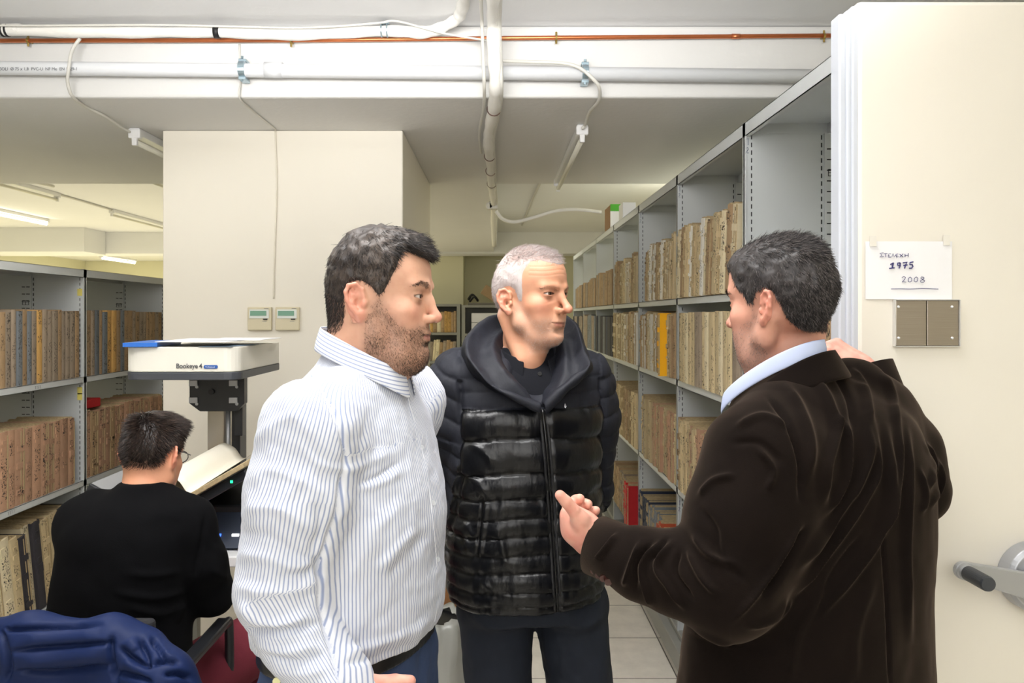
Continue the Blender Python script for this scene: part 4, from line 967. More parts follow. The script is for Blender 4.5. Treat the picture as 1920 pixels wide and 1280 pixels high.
# ---- hands
def hand(G, W, d, n, s, curls, thumb=(.6, .2, .3), scale=1.0, k=.006, spread=.06, fl=None):
    """W wrist, d towards the fingers, n out of the back of the hand, s towards the thumb. curls: 4 x (mcp, pip, dip) bending towards the palm"""
    d = nv(d); n = nv(np.array(n)-np.dot(n, d)*d); s = nv(np.array(s)-np.dot(s, d)*d-np.dot(s, n)*n); W = np.array(W, float); S_ = scale
    pt = lambda a, b, c: W+(d*a+s*b+n*c)*S_
    tips = []
    G.cone(pt(-.03, 0, 0), pt(.02, 0, 0), .026*S_, .026*S_, k=.01, flat=n, fs=1.25)
    base = [(.092, .030), (.095, .010), (.090, -.010), (.082, -.028)]
    for (a, b) in base:
        G.cone(pt(.012, b*.55, 0), pt(a-.006, b, 0), .0155*S_, .0125*S_, k=.012*S_)
    G.cone(pt(.02, -.02, -.006), pt(.06, -.024, -.006), .014*S_, .012*S_, k=.014*S_)
    G.cone(pt(.015, .018, -.008), pt(.045, .026, -.010), .017*S_, .013*S_, k=.014*S_)
    L = fl or [(.044, .026, .022), (.049, .030, .023), (.045, .028, .022), (.036, .021, .019)]; rad = [.0088, .0090, .0086, .0076]
    for i, (a, b) in enumerate(base):
        p = pt(a, b, 0); ang = 0; sp = (1.5-i)*spread; prev = p
        G.ell(pt(a-.004, b, .004), (.0100*S_,)*3, k=.006)
        for j in range(3):
            ang += curls[i][j]; dd = d*math.cos(ang)-n*math.sin(ang)+s*sp*math.cos(ang); dd = nv(dd); q_ = prev+dd*L[i][j]*S_
            G.cone(prev, q_, rad[i]*(1-.06*j)*S_, rad[i]*(1-.06*(j+1))*S_, k=.0025)
            prev = q_
        tips.append((prev, dd))
    a1, a2, a3 = thumb  # out to the side, towards the palm, bend
    p0 = pt(.022, .022, -.008); dd = nv(d*math.cos(a1)+s*math.sin(a1)-n*a2); p1 = p0+dd*.040*S_; dd2 = nv(dd+d*math.sin(a3)*.6); p2 = p1+dd2*.034*S_; dd3 = nv(dd2+d*a3*.4); p3 = p2+dd3*.024*S_
    G.cone(p0, p1, .0150*S_, .0118*S_, k=.010); G.cone(p1, p2, .0112*S_, .0104*S_, k=.003); G.cone(p2, p3, .0106*S_, .0092*S_, k=.003)
    tips.append((p3, dd3)); return tips
def nails(q, tips, ns, m, scale=1):
    pass
def hand_colors(M, base):
    n = fbm(M.V*60, 9); b = np.array(lin(base)); C = np.tile(b, (len(M.V), 1)); w_ = np.clip(.25+n*.4, 0, .6)[:, None]; M.att['skin'] = C*(1-w_)+np.array(lin((214, 132, 116)))*w_; return M
# ------------------------------------------------------------------ people
M_skin = skin_mat('skin')
def knit(name, rgb, rough=.9, sheen=0, bs=300, bstr=.3, var=.1):
    t = NT(name, rough); v = t.coord(); c = lin(rgb)
    t.set('Specular IOR Level', .12); t.set('Base Color', t.mix(t.noise(v, 11, 4), tuple(x*(1-var) for x in c), tuple(x*(1+var) for x in c)))
    if sheen: t.set('Sheen Weight', sheen); t.set('Sheen Roughness', .4); t.set('Sheen Tint', (*lin((122, 106, 92)), 1)); t.set('Specular IOR Level', .1)
    t.bump(t.noise(v, bs, 2), bstr, .001); return t.m
def stripe_mat():
    t = NT('white cotton with thin blue stripes', .8); u = t.attr('stripe', 'Fac'); n = t.coord()
    f = t.math('FRACT', t.math('MULTIPLY', u, 1/.0061)); s = t.math('ABSOLUTE', t.math('SUBTRACT', f, .5))
    m = t.ramp(s, [(.08, 1.0), (.22, 0.0)]); t.set('Base Color', t.mix(m, lin((220, 223, 231)), lin((146, 158, 190))))
    t.set('Sheen Weight', .1); t.bump(t.noise(n, 500, 2), .15, .0006); return t.m
def denim(name, rgb):
    t = NT(name, .85); v = t.coord(); c = lin(rgb); n = t.noise(v, 6, 4, .6); n2 = t.noise(t.map(v, (900, 900, 60)), 1, 1)
    b = t.mix(n, tuple(x*.6 for x in c), tuple(x*1.7 for x in c)); t.set('Base Color', t.mix(t.math('MULTIPLY', n2, .25), b, tuple(min(1, x*3) for x in c))); t.bump(n2, .2, .0006); return t.m
def pieces(prs, h):
    """prs: function(G) that fills the grid; bounds given"""
    lo, hi, fn = prs; G = SDF(lo, hi, h); fn(G); return G.mesh()
def limb_body(J, torso, yaw, h=.011):
    A = np.array([J[k] for k in J if k != 'feet'], float); lo = A.min(0)-.2; hi = A.max(0)+.2; lo[2] = -.02
    G = SDF(lo, hi, h); G.loft([(z, x, y, a*.86, b*.86, n) for z, x, y, a, b, n in torso], yaw, k=.02)
    for s in 'RL':
        G.chain([J['sh'+s], J['el'+s], J['wr'+s]], [.050, .040, .027], k=.02)
        G.chain([J['hip'+s], J['kn'+s], J['an'+s]], [.080, .055, .036], k=.03)
    G.cone(J['neck'], J['base'], .052, .060, k=.02); return G.mesh().smooth(1)
def shoes(q, J, m, fdir):
    f = nv((*fdir, 0))
    for s in 'RL':
        a = np.array(J['an'+s]); G = SDF(a-np.array([.25, .25, a[2]]), a+np.array([.25, .25, .08]), .007)
        b = np.array([a[0], a[1], .045])-f*.03; G.chain([a, b+np.array([0, 0, .02])], [.045, .045], k=.02)
        G.chain([b, b+f*.10, b+f*.21], [.043, .045, .036], k=.02); X = G.ax[2][None, None, :]; G.D = np.maximum(G.D, (.002-X)*np.ones_like(G.D))
        G.mesh().smooth(1).build('shoe', m, q)
def surf(M, x, y, out=.0):
    """point of the front surface under a pixel"""
    p = M.px(); d = np.linalg.norm(p-np.array([x, y]), axis=1); f = M.facing(M.normals()) > .05
    c = np.where((d < 9) & f)[0]
    if not len(c): i = np.argmin(d+1e3*(~f)); return Vector(M.V[i])
    ymin = M.V[c, 1].min(); c = c[M.V[c, 1] < ymin+.03]; i = c[np.argmin(d[c])]; dep = M.V[i, 1]-out
    return P(x, y, dep)
def ring_collar(q, name, mat, c, f, rf, rs, zb, zf, hgt, flare, gap=.25, thick=.0025, tip=1.0, tilt=0, n=64, wob=.0, drop=None):
    """c centre (x,y); f facing dir; top edge height from zb behind to zf in front; hgt falls outside"""
    f = nv((*f, 0)); s = np.array([f[1], -f[0], 0]); V = []; Q = []; m = 7; sv = []
    for i in range(n+1):
        ph = gap+(2*PI-2*gap)*i/n; cf, sf = math.cos(ph), math.sin(ph)
        zt = zb+(zf-zb)*(.5+.5*cf)**1.3; H = hgt*(1+(tip-1)*max(0, cf)**3)
        base = np.array([c[0], c[1], 0])+f*(cf*rf+tilt*(.5+.5*cf))+s*sf*rs
        rad = f*cf+s*sf; zi = zt-.012
        for j in range(m):
            t = j/(m-1)
            if j == 0: p = base-rad*.003+np.array([0, 0, zi-.02])
            else:
                tt = (j-1)/(m-2); p = base+rad*(flare*tt**1.2+.002*math.sin(tt*PI)+wob*math.sin(ph*5)*tt)+np.array([0, 0, zt-H*tt])
                if j == 1: p = base+np.array([0, 0, zt])
            V.append(p)
    for i in range(n):
        for j in range(m-1): a = i*m+j; Q.append((a, a+1, a+m+1, a+m))
    M = Mesh(np.array(V), np.array(Q)); L = np.array([Q[0]]); 
    M.att['stripe'] = np.array([v[2]*.9+np.dot(v[:2]-np.array(c), f[:2])*.35 for v in V])
    o = M.build(name, mat, q); md = o.modifiers.new('t', 'SOLIDIFY'); md.thickness = thick; md.offset = 1
    md = o.modifiers.new('s', 'SUBSURF'); md.levels = 1; md.render_levels = 1; return o
def head_mesh(F, o, extra=None, h=.0019):
    c = F.c; G = SDF(c-np.array([.135, .135, .20])*F.s, c+np.array([.135, .135, .14])*F.s, h); head_prims(G, F, o)
    if extra: extra(G)
    return G.mesh().taubin(1)
def axis_coord(V, pts, ref):
    """(distance along, angle around) the polyline pts"""
    pts = [np.array(p, float) for p in pts]; best = np.full(len(V), 1e9); ang = np.zeros(len(V)); al = np.zeros(len(V)); L0 = 0
    for a, b in zip(pts[:-1], pts[1:]):
        v = b-a; L = np.linalg.norm(v); e = v/L; t = (V-a)@e; tc = np.clip(t, 0, L); w_ = V-a-tc[:, None]*e; d = np.linalg.norm(w_, axis=1)
        r1 = nv(np.array(ref)-np.dot(ref, e)*e); r2 = np.cross(e, r1); u = d < best; best[u] = d[u]
        ang[u] = np.arctan2(w_@r2, w_@r1)[u]; al[u] = (L0+t)[u]; L0 += L
    return al, ang, best
VIS = {}
def nape(C, H, F, poly, n, seed, grey=.3):
    """short hairs on the back of the neck where the cap runs out"""
    L = F.loc(H.V); sd = poly_sd(L[:, 1:3], poly); w_ = (sd > .001)*(L[:, 2] < .0)*(L[:, 1] < -.02)*(np.abs(L[:, 0]) < .075)*1.0
    if w_.sum() < 5: return C
    p, N = sample(H, w_, n, seed); rng = np.random.default_rng(seed)
    return C.join(strands(p, N, np.tile(F.R @ np.array([0, -.1, -1.0]), (len(p), 1)), rng.uniform(.006, .011, len(p)), .0004, seed, curl=.3, seg=3, lift=.2, tint=rng.random(len(p))**2*grey))
# ---------------------------------------------------------------- A: man in the striped shirt
def man_A():
    q = empty('person', (-.25, 1.47, 0), 'person in white shirt with thin blue stripes standing left, seen in profile', 'person')
    F = Frame((-.211, 1.45, 1.658), yaw=math.radians(-96), pitch=math.radians(-2), scale=.97)
    o = dict(chin=-.124, chiny=.066, w=1.03, jaw=1.06, fat=.6, nose=.020, eye=.0029, eary=-.022, earz=-.014,
             beard=[(.014, .004), (.034, -.030), (.050, -.050), (.068, -.056), (.086, -.050), (.13, -.055), (.13, -.15), (.030, -.15), (-.012, -.125), (-.012, -.06), (-.004, -.02)])
    yaw = math.radians(-110)
    rows = [(1.555, -.245, 1.455, .070, .070, 2), (1.525, -.250, 1.46, .088, .082, 2.1), (1.485, -.262, 1.465, .128, .104, 2.2), (1.43, -.268, 1.47, .176, .126, 2.3), (1.36, -.268, 1.47, .192, .142, 2.3), (1.27, -.264, 1.47, .197, .158, 2.3),
            (1.18, -.270, 1.47, .196, .160, 2.3), (1.10, -.270, 1.47, .196, .161, 2.3), (1.065, -.271, 1.47, .194, .157, 2.3), (1.046, -.272, 1.47, .190, .152, 2.3)]
    J = dict(neck=(-.23, 1.45, 1.60), base=(-.245, 1.46, 1.50), shR=(-.305, 1.295, 1.445), elR=(-.352, 1.262, 1.185), wrR=(-.262, 1.225, 1.040),
             shL=(-.19, 1.64, 1.445), elL=(-.28, 1.70, 1.17), wrL=(-.19, 1.60, 1.085), hipR=(-.285, 1.38, .95), hipL=(-.23, 1.56, .95), knR=(-.29, 1.34, .50), knL=(-.2, 1.62, .50), anR=(-.31, 1.32, .08), anL=(-.22, 1.64, .08))
    B = limb_body(J, rows[:-1], yaw)
    B.att['skin'] = np.tile(lin((214, 168, 146)), (len(B.V), 1))
    def neck(G):
        G.cone((-.238, 1.45, 1.625), (-.250, 1.455, 1.50), .063, .074, k=.03)
        G.cone((-.20, 1.45, 1.575), (-.215, 1.45, 1.53), .042, .045, k=.03)
        G.ell((-.175, 1.45, 1.545), (.036, .045, .022), k=.035)
    H = head_mesh(F, o, neck)
    poly = [(.125, .056), (.098, .062), (.075, .074), (.050, .082), (.044, .050), (.031, .022), (.023, .006), (.013, -.004), (.000, .014), (-.018, .024), (-.036, .022), (-.046, .006), (-.046, -.035), (-.052, -.056), (-.066, -.070), (-.15, -.076), (-.15, .2), (.16, .2)]
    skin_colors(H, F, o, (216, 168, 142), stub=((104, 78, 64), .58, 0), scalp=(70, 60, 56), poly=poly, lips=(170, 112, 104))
    Hn = Frame((0, 0, 0))
    # the near hand at the pocket and the far hand peeking out under the hem
    W = np.array(J['wrR'])
    G = SDF(W-.16, W+.18, .0026); tips = hand(G, W, (.86, .1, -.50), (-.35, -.9, .1), (.3, -.1, 1), [(.5, .7, .3), (.5, .7, .4), (.5, .8, .4), (.6, .8, .4)], (.5, .2, .2)); HA = hand_colors(G.mesh().smooth(1), (226, 176, 156))
    W = np.array(J['wrL'])
    G = SDF(W-.16, W+.18, .0028); hand(G, W, (.35, -.75, -.5), (.9, .35, 0), (0, -.4, .9), [(.5, .6, .3)]*4, (.5, .2, .2)); HB = hand_colors(G.mesh().smooth(1), (226, 176, 156))
    B.join(H).join(HA).join(HB); B.build('body', M_skin, q)
    eyes(F, q, look=(math.radians(-4), 0))
    # hair
    def tf(L, sd):
        t = .004+.006*sstep(.02, .09, L[:, 2])+.003*sstep(.02, .09, L[:, 1])*sstep(.055, .10, L[:, 2])+.004*sstep(.09, .12, L[:, 2])
        t = t+.0022*fbm(L*90, 4)+.002*fbm(L*np.array([60, 150, 60]), 8)
        return np.where(sd > 0, np.minimum(t, sd*1.1+.0005), sd*.8-.001)
    C = hair_cap(F, o, poly, tf, .0030); L = F.loc(C.V); tnt = np.clip(.12+.12*fbm(L*110, 2)+.2*sstep(.05, -.01, np.abs(L[:, 1]-.01))*(np.abs(L[:, 0]) > .05), 0, 1); C.att['tint'] = tnt
    sd = poly_sd(L[:, 1:3], poly); p, N = sample(C, (sd > .0005)*1.0, 15000, 1); L = F.loc(p)
    front = sstep(-.02, .08, L[:, 1])*sstep(.04, .09, L[:, 2]); dl = np.stack([L[:, 0]*2, .15+1.2*front, -.7+.25*front], 1)
    dirs = dl @ F.R.T; lens = .007+.008*sstep(.03, .1, L[:, 2])+.005*front; lens *= np.random.default_rng(3).uniform(.6, 1.2, len(p))
    grey = np.clip(np.random.default_rng(5).random(len(p))**3*(1.0*gs(L*np.array([0, 1, 1]), (0, .02, .035), (1, .05, .035))+.35), 0, 1)
    C.join(strands(p, N, dirs, lens, .00050, 2, curl=.34, lift=.16, tint=grey))
    nape(C, H, F, poly, 5000, 21)
    C.build('hair', hair_mat('dark brown greying hair', (30, 26, 26), (132, 116, 104)), q)
    # stubble and eyebrow
    L = F.loc(H.V); sd = poly_sd(L[:, 1:3], o['beard']); wgt = (sd > .003)*(1-(gs(L, (0, .090, -.0755), (.024, .02, .008)) > .35)*1.0)*(H.V[:, 2] > 1.50)
    p, N = sample(H, wgt, 12000, 7); L = F.loc(p); dirs = np.tile(F.R @ np.array([0, .25, -1.0]), (len(p), 1))
    S_ = strands(p, N, dirs, np.random.default_rng(1).uniform(.0025, .006, len(p)), .00028, 8, curl=.4, seg=2, lift=.3)
    L = F.loc(H.V)
    for s in (-1, 1):
        w_ = poly_sd(np.stack([s*L[:, 0], L[:, 2]], 1), [(.012, .012), (.022, .024), (.040, .027), (.056, .016), (.040, .019), (.022, .013)]); p, N = sample(H, (w_ > -.0005)*(L[:, 1] > .05)*1.0, 520, 11)
        S_.join(strands(p, N, np.tile(F.R @ np.array([s*1.0, -.2, .15]), (len(p), 1)), np.full(len(p), .0065), .00026, 9, curl=.14, seg=2, lift=.02, tint=np.zeros(len(p))))
    S_.build('beard_stubble', hair_mat('dark stubble', (48, 38, 34), (110, 92, 80)), q)
    # shirt
    def sh(G):
        G.loft(rows, yaw, k=.02)
        G.chain([(-.265, 1.37, 1.475), (-.302, 1.298, 1.435), (-.320, 1.275, 1.33), (-.342, 1.262, 1.19)], [.050, .076, .077, .075], k=.035)
        G.chain([(-.342, 1.262, 1.19), (-.312, 1.25, 1.12), (-.258, 1.235, 1.055), (-.235, 1.23, 1.02)], [.072, .060, .058, .056], k=.012)
        G.chain([(-.235, 1.56, 1.49), J['shL'], J['elL']], [.06, .078, .065], k=.03); G.chain([J['elL'], J['wrL']], [.065, .048], k=.02)
    G = SDF((-.52, 1.08, .94), (.02, 1.86, 1.60), .0042); sh(G); S = G.mesh().smooth(2)
    near = [(-.29, 1.30, 1.50), (-.330, 1.272, 1.34), (-.352, 1.262, 1.19), (-.243, 1.23, 1.02)]
    far = [(-.21, 1.62, 1.50), J['elL'], J['wrL']]
    al, an, ds = axis_coord(S.V, near, (0, -1, 0)); al2, an2, ds2 = axis_coord(S.V, far, (0, 1, 0))
    px = S.px(); arm_edge = np.interp(px[:, 1], [640, 700, 760, 850, 960, 1050, 1130, 1200, 1290], [560, 585, 622, 648, 632, 603, 600, 618, 640])
    isarm = (px[:, 0] < arm_edge) & (S.V[:, 1] < 1.40) & (ds < .115)
    cy_, sy_ = math.cos(yaw), math.sin(yaw); X = S.V[:, 0]+.262; Y = S.V[:, 1]-1.47; lx = cy_*X+sy_*Y; ly = -sy_*X+cy_*Y
    ta = np.arctan2(ly*1.25, lx)*.178+.10*(S.V[:, 2]-1.45)*(S.V[:, 2] > 1.40)
    isfar = (S.V[:, 1] > 1.56) & (ds2 < .1); S.att['stripe'] = np.where(isarm, an*.074, np.where(isfar, an2*.07, ta))
    cr = [([(560, 830), (600, 870), (650, 880), (700, 862), (745, 845)], .004, 9), ([(676, 905), (710, 892), (752, 866)], -.005, 5), ([(668, 918), (715, 905), (760, 880)], .003, 8),
          ([(707, 1071), (743, 1028), (780, 992)], .005, 9), ([(725, 1085), (760, 1045), (800, 1000)], -.0035, 8), ([(650, 1100), (700, 1000), (760, 940)], .0025, 14), ([(640, 980), (660, 900), (700, 800)], .003, 12),
          ([(640, 1225), (700, 1210), (770, 1185), (815, 1150)], .005, 9), ([(640, 1245), (710, 1232), (790, 1200)], -.004, 7), ([(740, 760), (765, 850), (790, 950), (805, 1050)], .002, 12),
          ([(466, 905), (500, 880), (540, 890), (600, 920)], .004, 12), ([(455, 960), (510, 950), (570, 985), (600, 1010)], .005, 13), ([(448, 1000), (500, 1005), (560, 1040), (595, 1048)], -.004, 9),
          ([(440, 1035), (500, 1045), (550, 1060), (592, 1050)], .006, 12), ([(520, 1085), (560, 1080), (598, 1062)], -.007, 8), ([(440, 1100), (500, 1110), (560, 1105), (600, 1085)], .006, 12),
          ([(452, 1125), (475, 1160), (530, 1168), (590, 1150)], .009, 12), ([(440, 1180), (490, 1184), (545, 1180), (600, 1168)], -.010, 7), ([(480, 1205), (530, 1222), (600, 1208)], .006, 9), ([(500, 1225), (560, 1240), (615, 1222)], -.006, 6), ([(505, 1250), (560, 1265), (620, 1250)], .005, 10),
          ([(520, 700), (545, 760), (590, 820), (640, 870)], .003, 14), ([(480, 830), (520, 790), (560, 780)], .004, 10), ([(505, 1000), (530, 940), (580, 880)], .003, 10), ([(595, 940), (600, 990), (585, 1035)], -.004, 8), ([(588, 1045), (600, 1060), (604, 1085)], -.006, 8)]
    S.strokes(cr); 
    gg = np.exp(-((px[:, 0]-arm_edge)/5.5)**2)*(S.V[:, 1] < 1.42)*np.clip((px[:, 1]-700)/80, 0, 1)*np.clip(S.facing()*3, 0, 1); S.V -= S.normals()*(gg*.0065)[:, None]
    S.noise(.0030, 16, 2).noise(.0012, 45, 6)
    M_shirt = stripe_mat(); S.build('shirt', M_shirt, q); VIS['A'] = S
    f_ = (math.cos(math.radians(-20)), math.sin(math.radians(-20)))
    ring_collar(q, 'collar', M_shirt, (-.243, 1.452), (.99, -.14), .076, .078, 1.606, 1.528, .046, .013, gap=.20, tip=1.25, tilt=.006)
    M_btn = plain('pearl button', (196, 200, 206), .25)
    # placket strip and buttons
    pl_ = [(768, 722), (778, 770), (800, 850), (812, 920), (820, 990), (826, 1060), (826, 1130), (822, 1165)]
    pts = [surf(S, x-7, y, .0005) for x, y in pl_]; pts = spline([pts[0]]+pts[1:], 6)
    MB().tube(pts, .0010, 8).build('placket_edge', M_shirt, q, smooth=True)
    for x, y in ((757, 727), (790, 838), (812, 942), (820, 1048)):
        c = surf(S, x, y, .001); MB().tube([c+Vector((0, 0, 0)), c+Vector((.0005, -.002, 0))], .0048, 12).build('button', M_btn, q)
    c = surf(S, 519, 1276, .002); MB().tube([c, c+Vector((0, -.003, 0))], .006, 12).build('button', plain('yellowish button', (225, 222, 170), .3), q)
    # trousers, belt
    tr = [(1.052, -.270, 1.47, .178, .128, 2.3), (1.0, -.272, 1.47, .185, .134, 2.3), (.93, -.275, 1.47, .19, .14, 2.2), (.86, -.272, 1.47, .18, .13, 2.2)]
    G = SDF((-.60, 1.12, 0.05), (.05, 1.85, 1.08), .007); G.loft(tr, yaw, k=.02)
    for s in 'RL': G.chain([J['hip'+s], J['kn'+s], (J['an'+s][0], J['an'+s][1], .10)], [.112, .085, .072], k=.03)
    T = G.mesh().smooth(1); T.noise(.004, 18, 3); T.build('jeans', denim('blue denim', (40, 56, 88)), q)
    G = SDF((-.52, 1.2, .98), (0, 1.75, 1.08), .005); G.loft([(1.022, -.270, 1.47, .192, .140, 2.3), (1.058, -.270, 1.47, .190, .139, 2.3)], yaw, k=0); G.mesh().build('belt', plain('black leather', (20, 19, 20), .35), q)
    shoes(q, J, plain('brown shoe', (60, 42, 32), .4), f_)
# ---------------------------------------------------------------- B: grey haired man in the puffer jacket
def man_B():
    q = empty('person', (.065, 1.97, 0), 'grey haired person in dark quilted puffer jacket and jeans standing in the middle', 'person')
    F = Frame((.0836, 1.93, 1.674), yaw=math.radians(-130), pitch=math.radians(-1), scale=.96)
    o = dict(chin=-.124, chiny=.072, w=.98, jaw=.92, nose=.027, lip=.85, eye=.0027, brow=-.005, eary=-.018, earz=-.022, earflare=.45,
             beard=[(.012, .0), (.030, -.04), (.055, -.062), (.075, -.056), (.13, -.056), (.13, -.15), (.03, -.15), (-.01, -.09), (-.006, -.03)])
    yaw = math.radians(-165.5)
    rows = [(1.54, .070, 1.985, .085, .080, 2), (1.50, .068, 1.98, .130, .10, 2.1), (1.455, .066, 1.975, .175, .120, 2.2), (1.40, .065, 1.97, .190, .135, 2.3), (1.30, .064, 1.97, .192, .145, 2.3),
            (1.18, .064, 1.97, .188, .146, 2.3), (1.05, .066, 1.97, .190, .148, 2.3), (.96, .070, 1.97, .190, .146, 2.3), (.936, .070, 1.97, .184, .140, 2.3)]
    J = dict(neck=(.075, 1.96, 1.61), base=(.07, 1.98, 1.50), shR=(-.098, 1.94, 1.435), elR=(-.108, 2.03, 1.175), wrR=(.02, 2.15, 1.03),
             shL=(.222, 2.02, 1.435), elL=(.228, 2.07, 1.175), wrL=(.10, 2.16, 1.02), hipR=(-.005, 1.97, .89), hipL=(.185, 1.99, .89), knR=(.012, 1.93, .50), knL=(.225, 1.95, .50), anR=(.01, 1.98, .08), anL=(.24, 1.98, .08))
    B = limb_body(J, rows[:-1], yaw); B.att['skin'] = np.tile(lin((214, 168, 146)), (len(B.V), 1))
    def neck(G):
        G.cone((.073, 1.955, 1.62), (.070, 1.975, 1.48), .054, .064, k=.03); 
        G.chain([(.015, 1.935, 1.62), (.055, 1.90, 1.515)], [.014, .012], k=.02); G.chain([(.115, 1.92, 1.60), (.078, 1.905, 1.52)], [.012, .012], k=.02)
        G.cone((.098, 1.905, 1.575), (.078, 1.915, 1.50), .026, .03, k=.03)
    H = head_mesh(F, o, neck)
    poly = [(.125, .066), (.085, .070), (.060, .078), (.040, .076), (.026, .050), (.024, .0), (.018, -.024), (.006, -.020), (.002, .006), (-.012, .016), (-.030, .014), (-.040, -.004), (-.044, -.040), (-.060, -.066), (-.15, -.07), (-.15, .2), (.16, .2)]
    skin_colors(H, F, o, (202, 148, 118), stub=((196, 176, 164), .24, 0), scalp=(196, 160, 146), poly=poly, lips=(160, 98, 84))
    # forehead and cheek creases
    L = F.loc(H.V); d = np.zeros(len(L))
    for z in (.045, .056, .067): d -= .0006*np.exp(-((L[:, 2]-z-.003*np.cos(L[:, 0]*60))/.0016)**2)*(L[:, 1] > .04)
    for s in (-1, 1):
        t = np.clip((L[:, 2]+.043)/-.035, 0, 1); xx = .018+.014*t; d -= .0009*np.exp(-((s*L[:, 0]-xx)/.0035)**2)*(L[:, 2] < -.040)*(L[:, 2] > -.085)*(L[:, 1] > .04)
        d -= .0010*np.exp(-((L[:, 2]+.020+.3*(s*L[:, 0]-.03))/.0022)**2)*np.exp(-((s*L[:, 0]-.03)/.014)**2)*(L[:, 1] > .04)
    H.V += H.normals()*d[:, None]
    B.join(H); 
    for s, sg in (('R', 1), ('L', -1)):
        W = np.array(J['wr'+s]); G = SDF(W-.16, W+.16, .0035); hand(G, W, (sg*.9, .25, -.3), (0, 1, 0), (0, .2, 1), [(.4, .5, .3)]*4); B.join(hand_colors(G.mesh(), (226, 176, 156)))
    B.build('body', M_skin, q); eyes(F, q, look=(math.radians(-8), math.radians(3)))
    def tf(L, sd):
        t = .0030+.002*sstep(.0, -.05, L[:, 1])-.0022*sstep(.06, .09, L[:, 2])*sstep(-.06, .0, L[:, 1])+.0010*fbm(L*120, 4); return np.where(sd > 0, np.minimum(t, sd*.25), sd*.8-.001)
    C = hair_cap(F, o, poly, tf, .0034); L = F.loc(C.V); C.att['tint'] = np.clip(.66+.15*fbm(L*60, 2)-.45*sstep(.06, .09, L[:, 2])*sstep(-.06, 0, L[:, 1]), 0, 1)
    sd = poly_sd(L[:, 1:3], poly); p, N = sample(C, np.clip(sd*60, 0, 1)*(sd > .001), 9000, 1); L = F.loc(p)
    top = sstep(.06, .1, L[:, 2]); dl = np.stack([L[:, 0]*1.5, -.3+1.2*top, -.8+.9*top], 1)
    lens = (.007+.010*top)*np.random.default_rng(3).uniform(.5, 1.2, len(p)); C.join(strands(p, N, dl @ F.R.T, lens, .00036, 2, curl=.3, lift=.3, tint=np.clip(np.random.default_rng(4).normal(.65, .25, len(p)), 0, 1)))
    C.build('hair', hair_mat('short grey white hair', (150, 122, 112), (206, 200, 199), .5), q)
    L = F.loc(H.V); sd = poly_sd(L[:, 1:3], o['beard']); wgt = (sd > .003)*(1-(gs(L, (0, .090, -.0755), (.024, .02, .008)) > .35)*1.0)*(H.V[:, 2] > 1.53)
    p, N = sample(H, wgt, 5000, 7); S_ = strands(p, N, np.tile(F.R @ np.array([0, .2, -1.0]), (len(p), 1)), np.random.default_rng(1).uniform(.002, .004, len(p)), .00022, 8, curl=.4, seg=2, lift=.3)
    S_.att['tint'] = np.clip(S_.att['tint']+.3, 0, 1)
    for s in (-1, 1):
        w_ = poly_sd(np.stack([s*L[:, 0], L[:, 2]], 1), [(.009, .005), (.020, .013), (.040, .018), (.054, .010), (.040, .012), (.022, .0055)]); p, N = sample(H, (w_ > -.001)*(L[:, 1] > .05)*1.0, 320, 11)
        S_.join(strands(p, N, np.tile(F.R @ np.array([s*1.0, -.2, .12]), (len(p), 1)), np.full(len(p), .006), .00024, 9, curl=.15, seg=2, lift=.02, tint=np.full(len(p), .0)))
    S_.build('beard_stubble', hair_mat('grey stubble', (88, 72, 64), (215, 208, 204)), q)
    # dark polo shirt under the jacket
    G = SDF((-.16, 1.78, 1.30), (.30, 2.16, 1.60), .006); G.loft([(1.30, .065, 1.97, .165, .122, 2.2), (1.42, .066, 1.97, .165, .118, 2.2), (1.475, .068, 1.972, .13, .100, 2.1), (1.52, .070, 1.975, .082, .078, 2), (1.545, .071, 1.978, .069, .068, 2)], yaw, k=0)
    M_polo = knit('black cotton', (24, 25, 30), .85); PS = G.mesh().smooth(2); PS.build('polo_shirt', M_polo, q)
    ring_collar(q, 'shirt_collar', M_polo, (.072, 1.968), (.25, -.97), .074, .070, 1.572, 1.520, .040, .018, gap=.42, tip=1.7, tilt=.012)
    c = surf(PS, 1012, 700, .002); MB().tube([c, c+Vector((0, -.003, 0))], .005, 10).build('button', M_black, q)
    # jacket
    def jk(G):
        G.loft(rows, yaw, k=.02)
        G.chain([(-.03, 1.96, 1.49), (-.085, 1.945, 1.455), (-.108, 1.955, 1.36), (-.112, 2.03, 1.18)], [.06, .078, .080, .070], k=.02); G.chain([J['elR'], J['wrR']], [.070, .052], k=.02)
        G.chain([(.16, 1.98, 1.49), (.212, 2.01, 1.455), (.226, 2.03, 1.36), (.228, 2.07, 1.18)], [.06, .076, .078, .068], k=.02); G.chain([J['elL'], J['wrL']], [.068, .05], k=.02)
        # neck opening with a V down to the zip
        G.chain([(.075, 1.93, 1.60), (.095, 1.86, 1.50), (.112, 1.80, 1.405)], [.085, .062, .012], k=.02, mode='sub')
    G = SDF((-.24, 1.76, .90), (.36, 2.26, 1.60), .0036); jk(G); K = G.mesh().smooth(2)
    p0 = K.px(); V = K.V
    alR, anR, dR = axis_coord(V, [(-.085, 1.945, 1.47), (-.108, 1.955, 1.36), (-.112, 2.03, 1.18), J['wrR']], (0, -1, 0)); alL, anL, dL = axis_coord(V, [(.212, 2.01, 1.47), (.226, 2.03, 1.36), (.228, 2.07, 1.18), J['wrL']], (0, -1, 0))
    eR = np.interp(p0[:, 1], [640, 720, 800, 900, 1000], [868, 862, 866, 868, 845]); eL = np.interp(p0[:, 1], [640, 720, 800, 900, 1000], [1118, 1127, 1126, 1128, 1140])
